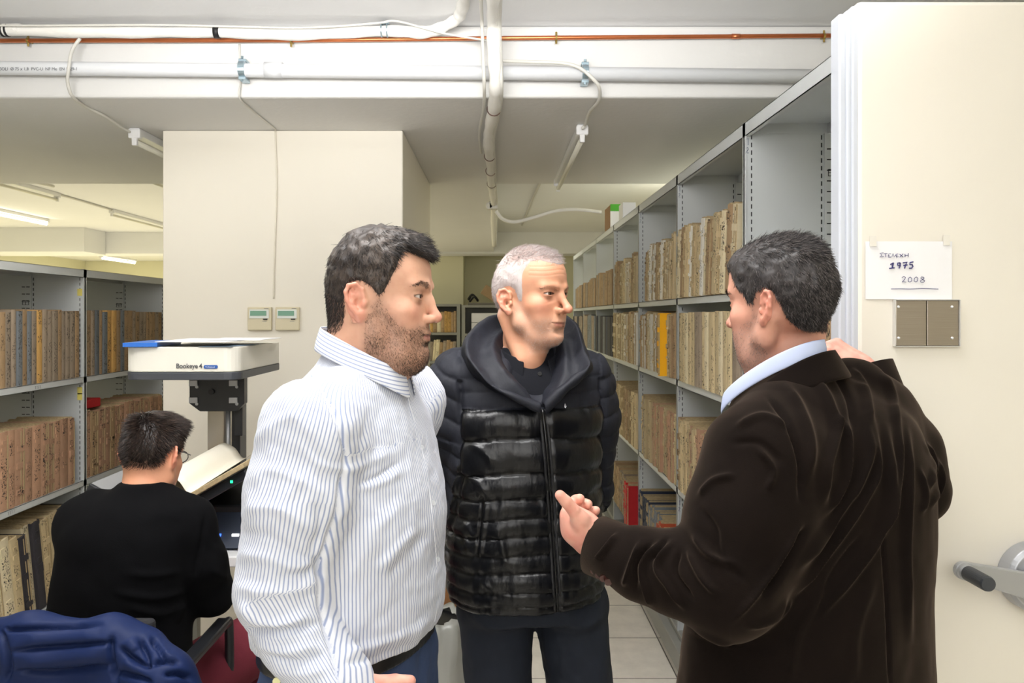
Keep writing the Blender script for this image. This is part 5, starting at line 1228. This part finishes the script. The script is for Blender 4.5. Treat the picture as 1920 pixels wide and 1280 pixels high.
    armR = (p0[:, 0] < eR) & (dR < .13) & (V[:, 2] > 1.0) | (V[:, 1] > 2.10) & (V[:, 2] < 1.15); armL = (p0[:, 0] > eL) & (dL < .12) & (V[:, 2] > 1.12)
    hs = [1.515, 1.478, 1.445, 1.405, 1.335, 1.255, 1.197, 1.152, 1.110, 1.068, 1.028, .985, .952, .93]
    zz = V[:, 2]-.004*np.sin(V[:, 0]*22)-.003*fbm(V*9, 3); zz = zz-.010*np.clip(1.2-np.abs(V[:, 0]-.10)/.1, 0, 1)*0
    hsr = np.array(sorted(hs)); i = np.clip(np.searchsorted(hsr, zz)-1, 0, len(hsr)-2); fr = np.clip((zz-hsr[i])/(hsr[i+1]-hsr[i]), 0, 1); gap_ = hsr[i+1]-hsr[i]
    puff = np.sqrt(np.clip(4*fr*(1-fr), 0, 1)); amp = np.where(V[:, 2] > 1.405, .0060, .0115)*np.clip(gap_/.05, .5, 1.35)
    def pf(al, per=.046): g = (al+.004*fbm(V*12, 5))/per; g = g-np.floor(g); return np.sqrt(np.clip(4*g*(1-g), 0, 1))
    D = np.where(armR, pf(alR+.02*np.sin(anR))*.0065, np.where(armL, pf(alL)*.0065, puff*amp))
    near_st = np.exp(-(np.minimum(fr, 1-fr)*gap_/.008)**2)
    ph = np.where(armR, anR*.07, np.where(armL, anL*.07, V[:, 0])); pk = vnoise(np.stack([ph*75, V[:, 2]*16, V[:, 1]*18], 1), 4)
    D = D+.0022*pk*(.35+.65*near_st); 
    ea = np.exp(-((p0[:, 0]-np.where(p0[:, 0] < 1000, eR, eL))/5)**2)*(V[:, 1] < 2.05)*(V[:, 2] > 1.10)*(V[:, 2] < 1.47); D = D-.008*ea
    zx = np.interp(p0[:, 1], [765, 900, 1000, 1150], [1019, 1030, 1036, 1046]); D = D-.006*np.exp(-((p0[:, 0]-zx)/7)**2)*(V[:, 1] < 1.95)*(p0[:, 1] > 760)
    N = K.normals(); K.V = V+N*D[:, None]
    K.noise(.0045, 10, 7)
    K.strokes([([(905, 930), (900, 985), (893, 1050)], -.006, 3), ([(912, 935), (906, 990), (899, 1050)], .004, 4), ([(880, 830), (910, 850), (925, 870)], .004, 7), ([(850, 870), (890, 900), (915, 930)], .005, 7), ([(845, 985), (870, 1000), (880, 1040)], .004, 6), ([(870, 980), (890, 1010)], .004, 6), ([(935, 1000), (950, 1060)], .003, 6), ([(900, 1090), (930, 1110), (960, 1118)], .003, 5)])
    K.att['gloss'] = ((V[:, 2] < 1.403) & ~armR & ~armL)*1.0
    t = NT('puffer shell', .5); g = t.attr('gloss', 'Fac'); v = t.coord(); nz = t.noise(v, 5, 3)
    t.set('Base Color', t.mix(g, t.mix(nz, lin((14, 16, 26)), lin((21, 24, 36))), lin((10, 11, 15)))); rr = t.n.new('ShaderNodeMapRange'); t.l.new(g, rr.inputs[0]); rr.inputs[3].default_value = .72; rr.inputs[4].default_value = .30; t.set('Roughness', rr.outputs[0])
    t.bump(t.noise(t.map(v, (60, 60, 22)), 1.2, 3), .35, .004); t.set('Specular IOR Level', .4); M_puff = t.m
    jo = K.build('puffer_jacket', M_puff, q); VIS['B'] = K
    # hood and lapels
    def curve(L_): return np.array([tuple(v) for v in spline([P(*a) for a in L_], 6)])
    Rm = curve([(1016, 764, 1.795), (965, 742, 1.785), (920, 722, 1.79), (893, 692, 1.80), (874, 660, 1.84), (880, 627, 1.90), (906, 602, 1.98), (945, 584, 2.05), (1000, 576, 2.09), (1048, 584, 2.06), (1076, 602, 2.0), (1088, 630, 1.93), (1096, 660, 1.88), (1105, 688, 1.83), (1062, 722, 1.80), (1020, 764, 1.795)])
    In = curve([(1012, 762, 1.805), (988, 735, 1.80), (962, 708, 1.80), (940, 680, 1.82), (928, 655, 1.87), (930, 630, 1.93), (948, 616, 1.985), (970, 610, 2.02), (1000, 608, 2.035), (1030, 612, 2.02), (1050, 628, 1.97), (1058, 650, 1.915), (1060, 672, 1.87), (1056, 700, 1.845), (1040, 730, 1.82), (1022, 762, 1.805)])
    Ou = curve([(1012, 768, 1.825), (965, 750, 1.84), (915, 728, 1.85), (880, 700, 1.88), (864, 672, 1.93), (868, 645, 1.98), (895, 622, 2.06), (940, 606, 2.11), (1000, 600, 2.14), (1055, 606, 2.11), (1085, 624, 2.05), (1098, 648, 1.98), (1106, 676, 1.93), (1112, 698, 1.89), (1066, 732, 1.85), (1024, 768, 1.825)])
    rings = []
    for t in np.linspace(0, 1, 9): 
        a = Ou*(1-t)+Rm*t; a = a+np.array([0, 0, .010*math.sin(t*PI)]); rings.append(a)
    for t in np.linspace(.12, 1, 8): rings.append(Rm*(1-t)+In*t-np.array([0, 0, .018*math.sin(t*PI)]))
    for t in (.12, .25, .4): rings.append(In*(1-t)+np.array([.072, 1.975, 1.44])*t)
    Vh = np.stack(rings, 0); a_, b_ = Vh.shape[:2]; idx = np.arange(a_*b_).reshape(a_, b_)
    Hd = Mesh(Vh.reshape(-1, 3), np.stack([idx[:-1, :-1], idx[:-1, 1:], idx[1:, 1:], idx[1:, :-1]], -1).reshape(-1, 4))
    Nh = Hd.normals(); kk = Hd.facing(Nh)
    if kk[idx[4, 20]] < 0: Hd.Q = Hd.Q[:, ::-1]
    Hd.smooth(1); Hd.noise(.0045, 16, 4).noise(.002, 45, 6)
    Hd.att['gloss'] = np.full(len(Hd.V), .12); ho = Hd.build('hood', M_puff, q); md = ho.modifiers.new('t', 'SOLIDIFY'); md.thickness = .004; md.offset = -1; md = ho.modifiers.new('s', 'SUBSURF'); md.levels = 1; md.render_levels = 1
    zp = [(1017, 767), (1021, 800), (1026, 850), (1030, 900), (1034, 950), (1037, 1000), (1040, 1050), (1043, 1100), (1046, 1146)]
    pts = spline([surf(K, x, y, .001) for x, y in zp], 4); MB().tube(pts, .0032, 8).build('zip', plain('black zip', (14, 14, 16), .3), q, smooth=True)
    for dx in (-6, 6): MB().tube(spline([surf(K, x+dx, y, -.001) for x, y in zp], 4), .0035, 8).build('zip_tape', plain('zip tape', (22, 22, 25), .6), q, smooth=True)
    c = surf(K, 1060, 761, .001); MB().add([tuple(c+Vector((-.003, 0, -.002))), tuple(c+Vector((.003, 0, -.001))), tuple(c+Vector((-.001, -.0005, .007))), tuple(c+Vector((0, -.001, -.005)))], [(0, 1, 2), (0, 3, 1)]).build('chest_emblem', plain('silver print', (170, 172, 180), .3, .6), q)
    # jeans
    tr = [(1.0, .078, 1.97, .165, .12, 2.2), (.93, .085, 1.97, .172, .122, 2.2), (.89, .090, 1.97, .166, .112, 2.2)]
    G = SDF((-.22, 1.76, .05), (.40, 2.16, 1.02), .006); G.loft(tr, yaw, k=.02)
    for s in 'RL': G.chain([J['hip'+s], J['kn'+s], (J['an'+s][0], J['an'+s][1], .10)], [.090, .074, .062], k=.035)
    T = G.mesh().smooth(1); T.strokes([([(1010, 1165), (1016, 1220), (1030, 1280)], -.003, 3), ([(880, 1150), (930, 1180), (990, 1170)], .004, 8), ([(1030, 1170), (1080, 1180), (1130, 1160)], .004, 8), ([(1040, 1200), (1075, 1195)], .003, 6), ([(905, 1230), (960, 1215)], .003, 8)]); T.noise(.004, 16, 3)
    T.build('jeans', denim('dark denim', (15, 21, 32)), q); shoes(q, J, plain('black shoe', (24, 24, 26), .4), (.25, -.97))
# ---------------------------------------------------------------- C: man in the brown velvet jacket
def man_C():
    q = empty('person', (.55, 1.40, 0), 'person in dark brown velvet jacket seen from behind gesturing with one hand', 'person')
    F = Frame((.502, 1.42, 1.650), yaw=math.radians(40), pitch=math.radians(-5), scale=.925)
    o = dict(chin=-.122, chiny=.068, w=1.02, jaw=1.08, nose=.022, eye=.0032, eary=-.020, earz=-.020, earflare=.35, fat=.5,
             beard=[(.016, -.010), (.034, -.035), (.055, -.050), (.075, -.052), (.13, -.055), (.13, -.15), (.03, -.15), (-.004, -.10), (-.002, -.045)])
    yaw = math.radians(35)
    rows = [(1.530, .535, 1.435, .060, .062, 2), (1.515, .538, 1.432, .085, .082, 2.1), (1.485, .552, 1.425, .130, .105, 2.2), (1.445, .572, 1.42, .172, .13, 2.3), (1.38, .578, 1.42, .205, .150, 2.3), (1.25, .570, 1.415, .222, .165, 2.3),
            (1.12, .555, 1.41, .225, .175, 2.3), (1.0, .545, 1.41, .240, .185, 2.3), (.88, .540, 1.41, .250, .19, 2.3), (.80, .54, 1.41, .25, .19, 2.3)]
    J = dict(neck=(.54, 1.445, 1.56), base=(.515, 1.42, 1.47), shL=(.432, 1.275, 1.38), elL=(.345, 1.225, 1.195), wrL=(.20, 1.322, 1.225), shR=(.715, 1.50, 1.45), elR=(.808, 1.535, 1.285), wrR=(.752, 1.605, 1.50),
             hipL=(.46, 1.36, .90), hipR=(.63, 1.47, .90), knL=(.42, 1.36, .5), knR=(.62, 1.50, .5), anL=(.42, 1.34, .08), anR=(.63, 1.46, .08))
    B = limb_body(J, rows, yaw); B.att['skin'] = np.tile(lin((214, 168, 146)), (len(B.V), 1))
    def neck(G):
        G.cone((.545, 1.445, 1.60), (.512, 1.43, 1.46), .050, .062, k=.02); G.cone((.500, 1.45, 1.57), (.487, 1.415, 1.46), .036, .050, k=.02)
    H = head_mesh(F, o, neck)
    poly = [(.125, .052), (.098, .060), (.076, .066), (.058, .050), (.050, .030), (.030, .010), (.026, -.008), (.012, -.004), (.002, .012), (-.016, .020), (-.032, .012), (-.042, -.012), (-.046, -.045), (-.060, -.070), (-.15, -.078), (-.15, .2), (.16, .2)]
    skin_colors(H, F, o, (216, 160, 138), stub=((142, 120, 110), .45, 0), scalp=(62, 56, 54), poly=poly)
    B.join(H)
    # gesturing left hand
    W = np.array(P(1080, 970, 1.36)); G = SDF(W-.10, W+.10, .0017)
    pc = lambda L_, k: G.chain([tuple(P(a, b, c)) for a, b, c, _ in L_], [r for *_, r in L_], k=k)
    pc([(1128, 1018, 1.33, .025), (1108, 1003, 1.345, .027), (1090, 984, 1.352, .025), (1078, 972, 1.355, .020)], .012)
    pc([(1100, 1015, 1.355, .022), (1078, 992, 1.36, .020), (1068, 966, 1.362, .014)], .016); pc([(1090, 985, 1.37, .018), (1080, 970, 1.375, .014)], .014)
    pc([(1104, 1000, 1.335, .018), (1088, 974, 1.325, .0135), (1076, 957, 1.318, .0108)], .010); pc([(1076, 957, 1.318, .0108), (1061, 940, 1.313, .0098)], .002); pc([(1061, 940, 1.313, .0102), (1050, 928, 1.311, .0086)], .002)
    pc([(1066, 965, 1.362, .0122), (1066, 949, 1.378, .0112)], .006); pc([(1066, 949, 1.378, .0112), (1080, 938, 1.388, .0100)], .002); pc([(1080, 938, 1.388, .0100), (1087, 935, 1.380, .0088)], .002)
    pc([(1074, 970, 1.376, .0125), (1084, 952, 1.394, .0112)], .006); pc([(1084, 952, 1.394, .0112), (1097, 945, 1.396, .0098), (1102, 945, 1.387, .0086)], .002)
    pc([(1084, 984, 1.385, .0125), (1098, 966, 1.400, .0108)], .006); pc([(1098, 966, 1.400, .0108), (1112, 959, 1.402, .0092), (1117, 957, 1.393, .0080)], .002)
    pc([(1094, 998, 1.388, .0115), (1112, 985, 1.398, .0090), (1120, 978, 1.392, .0075)], .004)
    HL = hand_colors(G.mesh().smooth(2), (226, 172, 152))
    W = np.array(J['wrR']); G = SDF(W-.17, W+.17, .0022)
    hand(G, W+np.array([-.006, 0, .012]), (-.80, .28, .52), (.30, -.62, .72), (.2, -.75, -.5), [(.75, .9, .5), (.8, .9, .5), (.85, .9, .5), (.9, .9, .5)], (.5, .5, .3), scale=.95, spread=.05); HR = hand_colors(G.mesh().smooth(1), (232, 180, 164))
    B.join(HL).join(HR); B.build('body', M_skin, q); eyes(F, q)
    def tf(L, sd):
        t = .004+.0015*sstep(.02, .10, L[:, 2])+.005*sstep(.04, .09, L[:, 1])*sstep(.05, .08, L[:, 2])+.005*sstep(-.03, -.08, L[:, 1])*sstep(-.03, .03, L[:, 2])
        t = t+.0025*fbm(L*80, 4)+.002*fbm(L*np.array([150, 60, 60]), 8); return np.where(sd > 0, np.minimum(t, sd*1.1+.0005), sd*.8-.001)
    C = hair_cap(F, o, poly, tf, .0030); L = F.loc(C.V); C.att['tint'] = np.clip(.12+.08*fbm(L*100, 2), 0, 1)
    sd = poly_sd(L[:, 1:3], poly); p, N = sample(C, (sd > .0005)*1.0, 17000, 1); L = F.loc(p)
    top = sstep(.05, .11, L[:, 2]); dl = np.stack([L[:, 0]*2+.2, -.25-.5*top, -.8+.7*top], 1); lens = (.010+.010*top)*np.random.default_rng(3).uniform(.6, 1.2, len(p))
    grey = np.random.default_rng(5).random(len(p))**2.2
    C.join(strands(p, N, dl @ F.R.T, lens, .00052, 2, curl=.30, lift=.18, tint=grey)); nape(C, H, F, poly, 5000, 22, .6); C.build('hair', hair_mat('dark greying hair', (30, 28, 29), (126, 118, 116)), q)
    L = F.loc(H.V); sd = poly_sd(L[:, 1:3], o['beard']); p, N = sample(H, (sd > .003)*(H.V[:, 2] > 1.52)*1.0, 5000, 7)
    S_ = strands(p, N, np.tile(F.R @ np.array([0, .2, -1.0]), (len(p), 1)), np.random.default_rng(1).uniform(.002, .005, len(p)), .00024, 8, curl=.4, seg=2, lift=.3)
    for s in (-1, 1):
        w_ = poly_sd(np.stack([s*L[:, 0], L[:, 2]], 1), [(.012, .012), (.022, .022), (.040, .026), (.056, .016), (.040, .019), (.022, .013)]); p, N = sample(H, (w_ > -.001)*(L[:, 1] > .05)*1.0, 300, 11)
        S_.join(strands(p, N, np.tile(F.R @ np.array([s*1.0, -.2, .12]), (len(p), 1)), np.full(len(p), .008), .0003, 9, curl=.2, seg=2, lift=.12, tint=np.zeros(len(p))))
    S_.build('beard_stubble', hair_mat('greying stubble', (60, 50, 46), (190, 180, 174)), q)
    # pale blue shirt collar and velvet collar
    M_blue = plain('pale blue cotton', (196, 208, 240), .8, var=.02)
    fd = (-.80, .60)
    ring_collar(q, 'shirt_collar', M_blue, (.494, 1.412), fd, .080, .076, 1.584, 1.478, .034, .005, gap=.25, tip=1.2, tilt=.010)
    def jk(G):
        G.loft(rows, yaw, k=.02)
        G.chain([(.485, 1.335, 1.445), (.432, 1.285, 1.385), (.395, 1.255, 1.30), (.352, 1.225, 1.205)], [.068, .090, .090, .080], k=.04)
        G.chain([(.352, 1.225, 1.21), (.290, 1.26, 1.212), (.235, 1.298, 1.217), (.207, 1.318, 1.223)], [.080, .064, .054, .048], k=.02)
        G.chain([(.65, 1.46, 1.475), (.708, 1.50, 1.425), (.765, 1.525, 1.36), (.805, 1.535, 1.285)], [.07, .078, .074, .062], k=.03)
        G.chain([(.805, 1.535, 1.285), (.785, 1.565, 1.38), (.768, 1.587, 1.445)], [.062, .055, .045], k=.015)
    G = SDF((.08, 1.08, .76), (.92, 1.68, 1.64), .0036); jk(G); K = G.mesh().smooth(2)
    K.noise(.0035, 9, 7)
    rd = [([(1567, 780), (1567, 811), (1548, 874), (1542, 948)], .007, 9), ([(1583, 788), (1589, 827), (1585, 889), (1567, 928), (1544, 964)], .007, 8), ([(1622, 780), (1628, 850), (1606, 913), (1583, 944), (1528, 1022), (1501, 1061)], .007, 9),
          ([(1637, 790), (1642, 878), (1625, 925), (1579, 999), (1524, 1069), (1489, 1112)], .007, 8), ([(1661, 800), (1668, 909), (1648, 999), (1598, 1077), (1528, 1163)], .007, 9), ([(1684, 790), (1683, 882), (1672, 936), (1653, 999)], .006, 7),
          ([(1653, 991), (1663, 1131), (1669, 1290)], -.004, 3), ([(1700, 800), (1703, 900), (1700, 975), (1698, 1053), (1706, 1200)], .006, 8), ([(1596, 690), (1622, 737), (1632, 800)], .006, 8), ([(1524, 705), (1552, 750), (1572, 810)], .006, 9), ([(1560, 690), (1590, 745), (1600, 800)], -.004, 6), ([(1655, 700), (1672, 745), (1682, 800)], .006, 8),
          ([(1472, 720), (1500, 765), (1520, 830), (1515, 900)], .005, 10), ([(1440, 745), (1475, 790), (1500, 866), (1500, 940)], -.006, 5), ([(1380, 800), (1430, 780), (1480, 800)], .004, 8), ([(1370, 830), (1425, 830), (1470, 870)], -.003, 8),
          ([(1500, 985), (1460, 1050), (1420, 1110), (1372, 1166)], .005, 7), ([(1512, 990), (1475, 1055), (1430, 1120)], -.009, 7), ([(1420, 840), (1450, 880), (1440, 920)], .005, 7), ([(1310, 930), (1340, 900), (1380, 890)], .004, 7), ([(1300, 1000), (1330, 1040), (1380, 1060)], .006, 8), ([(1310, 950), (1340, 990), (1350, 1040), (1400, 1090)], -.004, 8),
          ([(1159, 1001), (1135, 1030), (1117, 1052)], .005, 6), ([(1201, 1014), (1180, 1069), (1170, 1098)], .006, 6), ([(1240, 1015), (1205, 1060), (1215, 1110), (1225, 1135)], .006, 6), ([(1262, 1015), (1232, 1060), (1255, 1100), (1285, 1140)], .006, 6), ([(1290, 1030), (1315, 1080), (1345, 1115)], .007, 7), ([(1222, 1015), (1192, 1055), (1192, 1105)], -.005, 5), ([(1275, 1030), (1268, 1075), (1300, 1125)], -.005, 5), ([(1250, 1010), (1220, 1050)], -.004, 4),
          ([(1290, 1180), (1340, 1200), (1380, 1215)], .003, 6), ([(1485, 1120), (1450, 1160), (1400, 1175)], .004, 8), ([(1735, 830), (1750, 870), (1740, 920)], .005, 5), ([(1755, 860), (1765, 900), (1745, 950)], .005, 5), ([(1725, 880), (1735, 930), (1728, 960)], .004, 5),
          ([(1530, 1160), (1560, 1080), (1620, 1000)], -.004, 7), ([(1480, 1280), (1500, 1180), (1560, 1090)], .004, 12), ([(1600, 1280), (1605, 1180), (1640, 1080)], .003, 12)]
    K.strokes([(p_, a_*1.7, w_*.85) for p_, a_, w_ in rd]); M_vel = knit('dark brown velvet', (19, 13, 10), .95, sheen=.6, bs=900, bstr=.35, var=.45)  # wide base mottling puts soft sheen patches into the velvet's colour
    K.build('velvet_jacket', M_vel, q); VIS['C'] = K
    ring_collar(q, 'jacket_collar', M_vel, (.502, 1.418), fd, .090, .087, 1.568, 1.420, .052, .030, gap=1.05, tip=1.3, tilt=.008, thick=.005)
    # sleeve ends
    for nm, c, d_, r in (('cuff', (.207, 1.318, 1.223), (-.043, .032, .010), .0485), ('cuff', (.768, 1.587, 1.445), (-.022, .03, .09), .047)):
        d_ = Vector(d_).normalized(); c = Vector(c); ln = .050 if r > .048 else .078; MB().tube([c-d_*.02, c+d_*ln, c+d_*(ln+.001), c+d_*.02], [r+.002, r+.002, r-.003, r-.006], 32, cap=False).build(nm, M_vel, q, smooth=True)
    for x, y in ((1113, 1068), (1122, 1075), (1131, 1082), (1140, 1089)):
        c = surf(K, x, y, .004); MB().tube([c, c+Vector((0, -.004, -.001))], .0062, 12).build('button', plain('dark horn button', (60, 30, 26), .25), q)
    G = SDF((.25, 1.15, .05), (.85, 1.72, .98), .008); G.loft([(.95, .545, 1.41, .19, .14, 2.2), (.84, .545, 1.41, .19, .14, 2.2)], yaw, k=.02)
    for s in 'RL': G.chain([J['hip'+s], J['kn'+s], (J['an'+s][0], J['an'+s][1], .10)], [.10, .085, .07], k=.03)
    G.mesh().smooth(1).build('trousers', knit('charcoal wool', (36, 36, 40)), q); shoes(q, J, plain('black leather shoe', (20, 20, 20), .3), (-.57, .82))
# ---------------------------------------------------------------- D: the seated man
def man_D():
    q = empty('person', (-.95, 2.1, 0), 'seated person in black sweater seen from behind at the book scanner', 'person')
    F = Frame((-.902, 2.09, 1.262), yaw=math.radians(-8), pitch=math.radians(-16), scale=.86)
    o = dict(w=1.0, eary=-.018, earz=-.014, earflare=.5); yaw = math.radians(-8)
    rows = [(1.195, -.912, 2.055, .056, .058, 2), (1.170, -.918, 2.05, .080, .072, 2.1), (1.140, -.925, 2.045, .145, .095, 2.2), (1.10, -.940, 2.045, .168, .115, 2.3), (1.0, -.952, 2.05, .176, .13, 2.3), (.88, -.968, 2.06, .178, .135, 2.3), (.75, -.985, 2.07, .190, .14, 2.3), (.60, -.985, 2.09, .19, .15, 2.3), (.545, -.98, 2.10, .18, .14, 2.3)]
    J = dict(neck=(-.905, 2.08, 1.20), base=(-.915, 2.06, 1.14), shR=(-.785, 2.045, 1.075), elR=(-.762, 2.13, .875), wrR=(-.87, 2.34, .84), shL=(-1.085, 2.06, 1.085), elL=(-1.12, 2.22, .88), wrL=(-1.12, 2.42, .93),
             hipR=(-.88, 2.14, .60), hipL=(-1.07, 2.14, .60), knR=(-.70, 2.50, .635), knL=(-1.16, 2.52, .62), anR=(-.72, 2.46, .09), anL=(-1.16, 2.50, .09))
    B = limb_body(J, rows, yaw); B.att['skin'] = np.tile(lin((214, 168, 146)), (len(B.V), 1))
    H = head_mesh(F, o, lambda G: G.cone((-.905, 2.075, 1.24), (-.915, 2.055, 1.15), .052, .058, k=.03), h=.003)
    poly = [(.125, .055), (.09, .060), (.050, .070), (.035, .030), (.018, -.002), (.006, .004), (-.008, .018), (-.030, .018), (-.040, -.004), (-.044, -.035), (-.056, -.056), (-.15, -.055), (-.15, .2), (.16, .2)]
    skin_colors(H, F, o, (214, 154, 122), scalp=(60, 50, 46), poly=poly); B.join(H)
    for s in 'RL':
        W = np.array(J['wr'+s]); G = SDF(W-.16, W+.16, .004); hand(G, W, (-.3 if s == 'R' else .3, .9, .05), (0, -.1, 1), (-1 if s == 'R' else 1, 0, 0), [(.3, .5, .3)]*4); B.join(hand_colors(G.mesh(), (226, 170, 145)))
    B.build('body', M_skin, q)
    def tf(L, sd):
        t = .004+.004*sstep(.02, .10, L[:, 2])+.005*sstep(-.02, .07, L[:, 1])*sstep(.06, .1, L[:, 2])+.002*fbm(L*70, 4); return np.where(sd > 0, np.minimum(t, sd*.6+.0005), sd*.8-.001)
    C = hair_cap(F, o, poly, tf, .0036); L = F.loc(C.V); C.att['tint'] = np.clip(.1+.1*fbm(L*90, 2), 0, 1); sd = poly_sd(L[:, 1:3], poly); p, N = sample(C, (sd > .001)*1.0, 9000, 1); L = F.loc(p)
    top = sstep(.04, .1, L[:, 2]); cw = np.stack([L[:, 0], L[:, 1]+.055, L[:, 2]*0], 1); cw /= np.linalg.norm(cw, axis=1)[:, None]+.01; dl = cw*np.array([1, 1, 0])+np.array([.5, 0, -.7])*np.stack([top, top*0, 1-top], 1)
    C.join(strands(p, N, dl @ F.R.T, (.012+.016*top)*np.random.default_rng(3).uniform(.6, 1.2, len(p)), .0006, 2, curl=.09, lift=.03, tint=np.random.default_rng(4).random(len(p))**2.5)); C.build('hair', hair_mat('dark brown hair', (26, 20, 19), (92, 74, 64), .33), q)
    # glasses
    mb = MB(); 
    for s in (-1, 1):
        mb.tube([Vector(F.p((s*.078, -.012, .004))), Vector(F.p((s*.078, .04, .006))), Vector(F.p((s*.068, .098, .004)))], .0013, 6)
        ring = [Vector(F.p((s*.035+.025*math.cos(a), .100, -.002+.019*math.sin(a)))) for a in [2*PI*k/16 for k in range(17)]]; mb.tube(ring, .0012, 6)
    mb.tube([Vector(F.p((-.010, .1, .003))), Vector(F.p((.010, .1, .003)))], .0012, 6); mb.build('glasses', plain('dark metal', (40, 36, 34), .3, .6), q)
    def jk(G):
        G.loft(rows, yaw, k=.02)
        G.chain([(-.85, 2.045, 1.12), (-.795, 2.05, 1.085), (-.768, 2.075, .98), (-.762, 2.13, .875)], [.055, .062, .060, .054], k=.03); G.chain([J['elR'], (-.825, 2.275, .85)], [.056, .040], k=.015)
        G.chain([(-1.03, 2.05, 1.12), (-1.07, 2.06, 1.085), (-1.095, 2.13, .98), J['elL']], [.055, .062, .058, .052], k=.03); G.chain([J['elL'], J['wrL']], [.054, .036], k=.015)
    G = SDF((-1.30, 1.86, .50), (-.62, 2.50, 1.26), .0065); jk(G); K = G.mesh().smooth(2); K.noise(.004, 9, 5)
    K.strokes([([(240, 1075), (290, 1078), (340, 1070)], .005, 7), ([(215, 1110), (290, 1120), (350, 1108)], .006, 7), ([(230, 1135), (300, 1150), (345, 1135)], .005, 7), ([(386, 960), (380, 1010), (368, 1060), (366, 1085)], -.007, 5), ([(395, 1020), (415, 1035), (425, 1040)], .004, 6), ([(395, 1065), (415, 1080), (428, 1080)], .004, 6), ([(330, 1165), (345, 1130)], .005, 6)])
    K.build('sweater', knit('black fine knit', (7, 7, 9), .95, bs=500), q)
    c = np.array((-.85, 2.31, .845)); d_ = nv(np.array(J['wrR'])-np.array(J['elR'])); a = nv(np.cross(d_, (0, 0, 1))); b = np.cross(d_, a); mb = MB()
    for k in range(18):
        an = 2*PI*k/18; p = c+(a*math.cos(an)+b*math.sin(an))*.032; G_ = Vector(p); mb.tube([G_-Vector((0, 0, .004)), G_, G_+Vector((0, 0, .004))], [.002, .0055, .002], 8)
    mb.build('bead_bracelet', plain('dark beads', (40, 40, 42), .3), q)
    G = SDF((-1.34, 1.93, .04), (-.54, 2.72, .80), .009); G.loft([(.66, -.98, 2.10, .18, .135, 2.3), (.50, -.98, 2.12, .20, .16, 2.3)], yaw, k=.02)
    for s in 'RL': G.chain([J['hip'+s], J['kn'+s], (J['an'+s][0], J['an'+s][1], .11)], [.105, .085, .062], k=.03)
    T = G.mesh().smooth(1); T.noise(.006, 11, 4); T.build('maroon_trousers', knit('maroon cotton', (104, 42, 52), .85), q)
    shoes(q, J, plain('black trainer', (28, 28, 30), .5), (.15, .98))
    # chair
    q2 = empty('office_chair', (-.99, 2.08, 0), 'black framed armchair the seated person sits on with a navy jacket over it', 'chair')
    M_cf = plain('black chair frame', (30, 31, 34), .35); M_cs = plain('black chair fabric', (26, 26, 30), .85)
    MB().box(-1.22, -.76, 1.90, 2.34, .44, .495).build('seat', M_cs, q2, .02, seg=3)
    MB().box(-1.20, -.78, 1.80, 1.83, .60, .93).build('backrest', M_cs, q2, .012, seg=3)
    for x in (-1.235, -.745):
        MB().tube(spline([(x, 1.84, .0), (x, 1.83, .45), (x, 1.82, .74), (x, 1.86, .775), (x, 2.10, .775), (x, 2.19, .772), (x, 2.215, .74), (x, 2.22, .45), (x, 2.25, 0)], 6), .0125, 10).build('leg_frame', M_cf, q2, smooth=True)
        MB().box(x-.02, x+.02, 1.90, 2.18, .778, .796).build('armrest', M_cf, q2, .006)
    MB().tube([(-1.235, 1.83, .62), (-.745, 1.83, .62)], .011, 8).tube([(-1.235, 2.22, .43), (-.745, 2.22, .43)], .011, 8).build('crossbar', M_cf, q2, smooth=True)
    # navy puffer jacket over the chair back
    G = SDF((-1.42, 1.52, .44), (-.52, 1.98, 1.06), .0042)
    G.chain([tuple(P(-60, 1196, 1.72)), tuple(P(60, 1198, 1.71)), tuple(P(215, 1206, 1.71)), tuple(P(262, 1222, 1.72))], [.045, .048, .050, .050], k=.05)
    G.ell((-1.02, 1.715, .70), (.30, .075, .215), k=.05); G.ell((-.80, 1.70, .68), (.10, .085, .19), k=.05)
    G.chain([tuple(P(268, 1235, 1.70)), tuple(P(308, 1272, 1.68)), tuple(P(330, 1330, 1.68)), tuple(P(335, 1450, 1.68))], [.058, .060, .055, .045], k=.03)
    G.ell((-1.02, 1.79, .86), (.22, .055, .06), k=.03)
    K = G.mesh().smooth(2); K.noise(.005, 9, 3)
    cx = lambda L_: [(a/2.667, 800+b/2.667) for a, b in L_]
    sk = [[(50, 1125), (250, 1105), (420, 1090), (560, 1080)], [(40, 1000), (60, 1010), (300, 1000), (500, 990)], [(80, 1225), (300, 1225), (560, 1195)], [(0, 1010), (20, 1090), (45, 1200), (30, 1280)], [(560, 1040), (555, 1140), (580, 1280)], [(600, 1100), (680, 1170), (760, 1200)], [(700, 1060), (730, 1130), (740, 1200)], [(760, 1190), (830, 1165), (900, 1180)], [(560, 1230), (680, 1250), (760, 1280)], [(760, 1050), (800, 1120), (830, 1170)], [(820, 1240), (900, 1235), (960, 1260)]]
    K.strokes([(cx(s), -.016, 5) for s in sk]+[(cx([(100, 1060), (300, 1050), (500, 1040)]), .008, 14), (cx([(100, 1175), (300, 1165), (520, 1140)]), .008, 14), (cx([(640, 1060), (680, 1120)]), .006, 12), (cx([(780, 1100), (830, 1140)]), .006, 9), (cx([(620, 1170), (700, 1215)]), .006, 10)])
    tag(K.build('puffer_jacket', (lambda t: t)(knit('navy nylon', (26, 38, 74), .5, bs=40, bstr=.4)), None), 'navy blue quilted puffer jacket draped over the back of the chair', 'jacket')
man_A(); man_B(); man_C(); man_D()
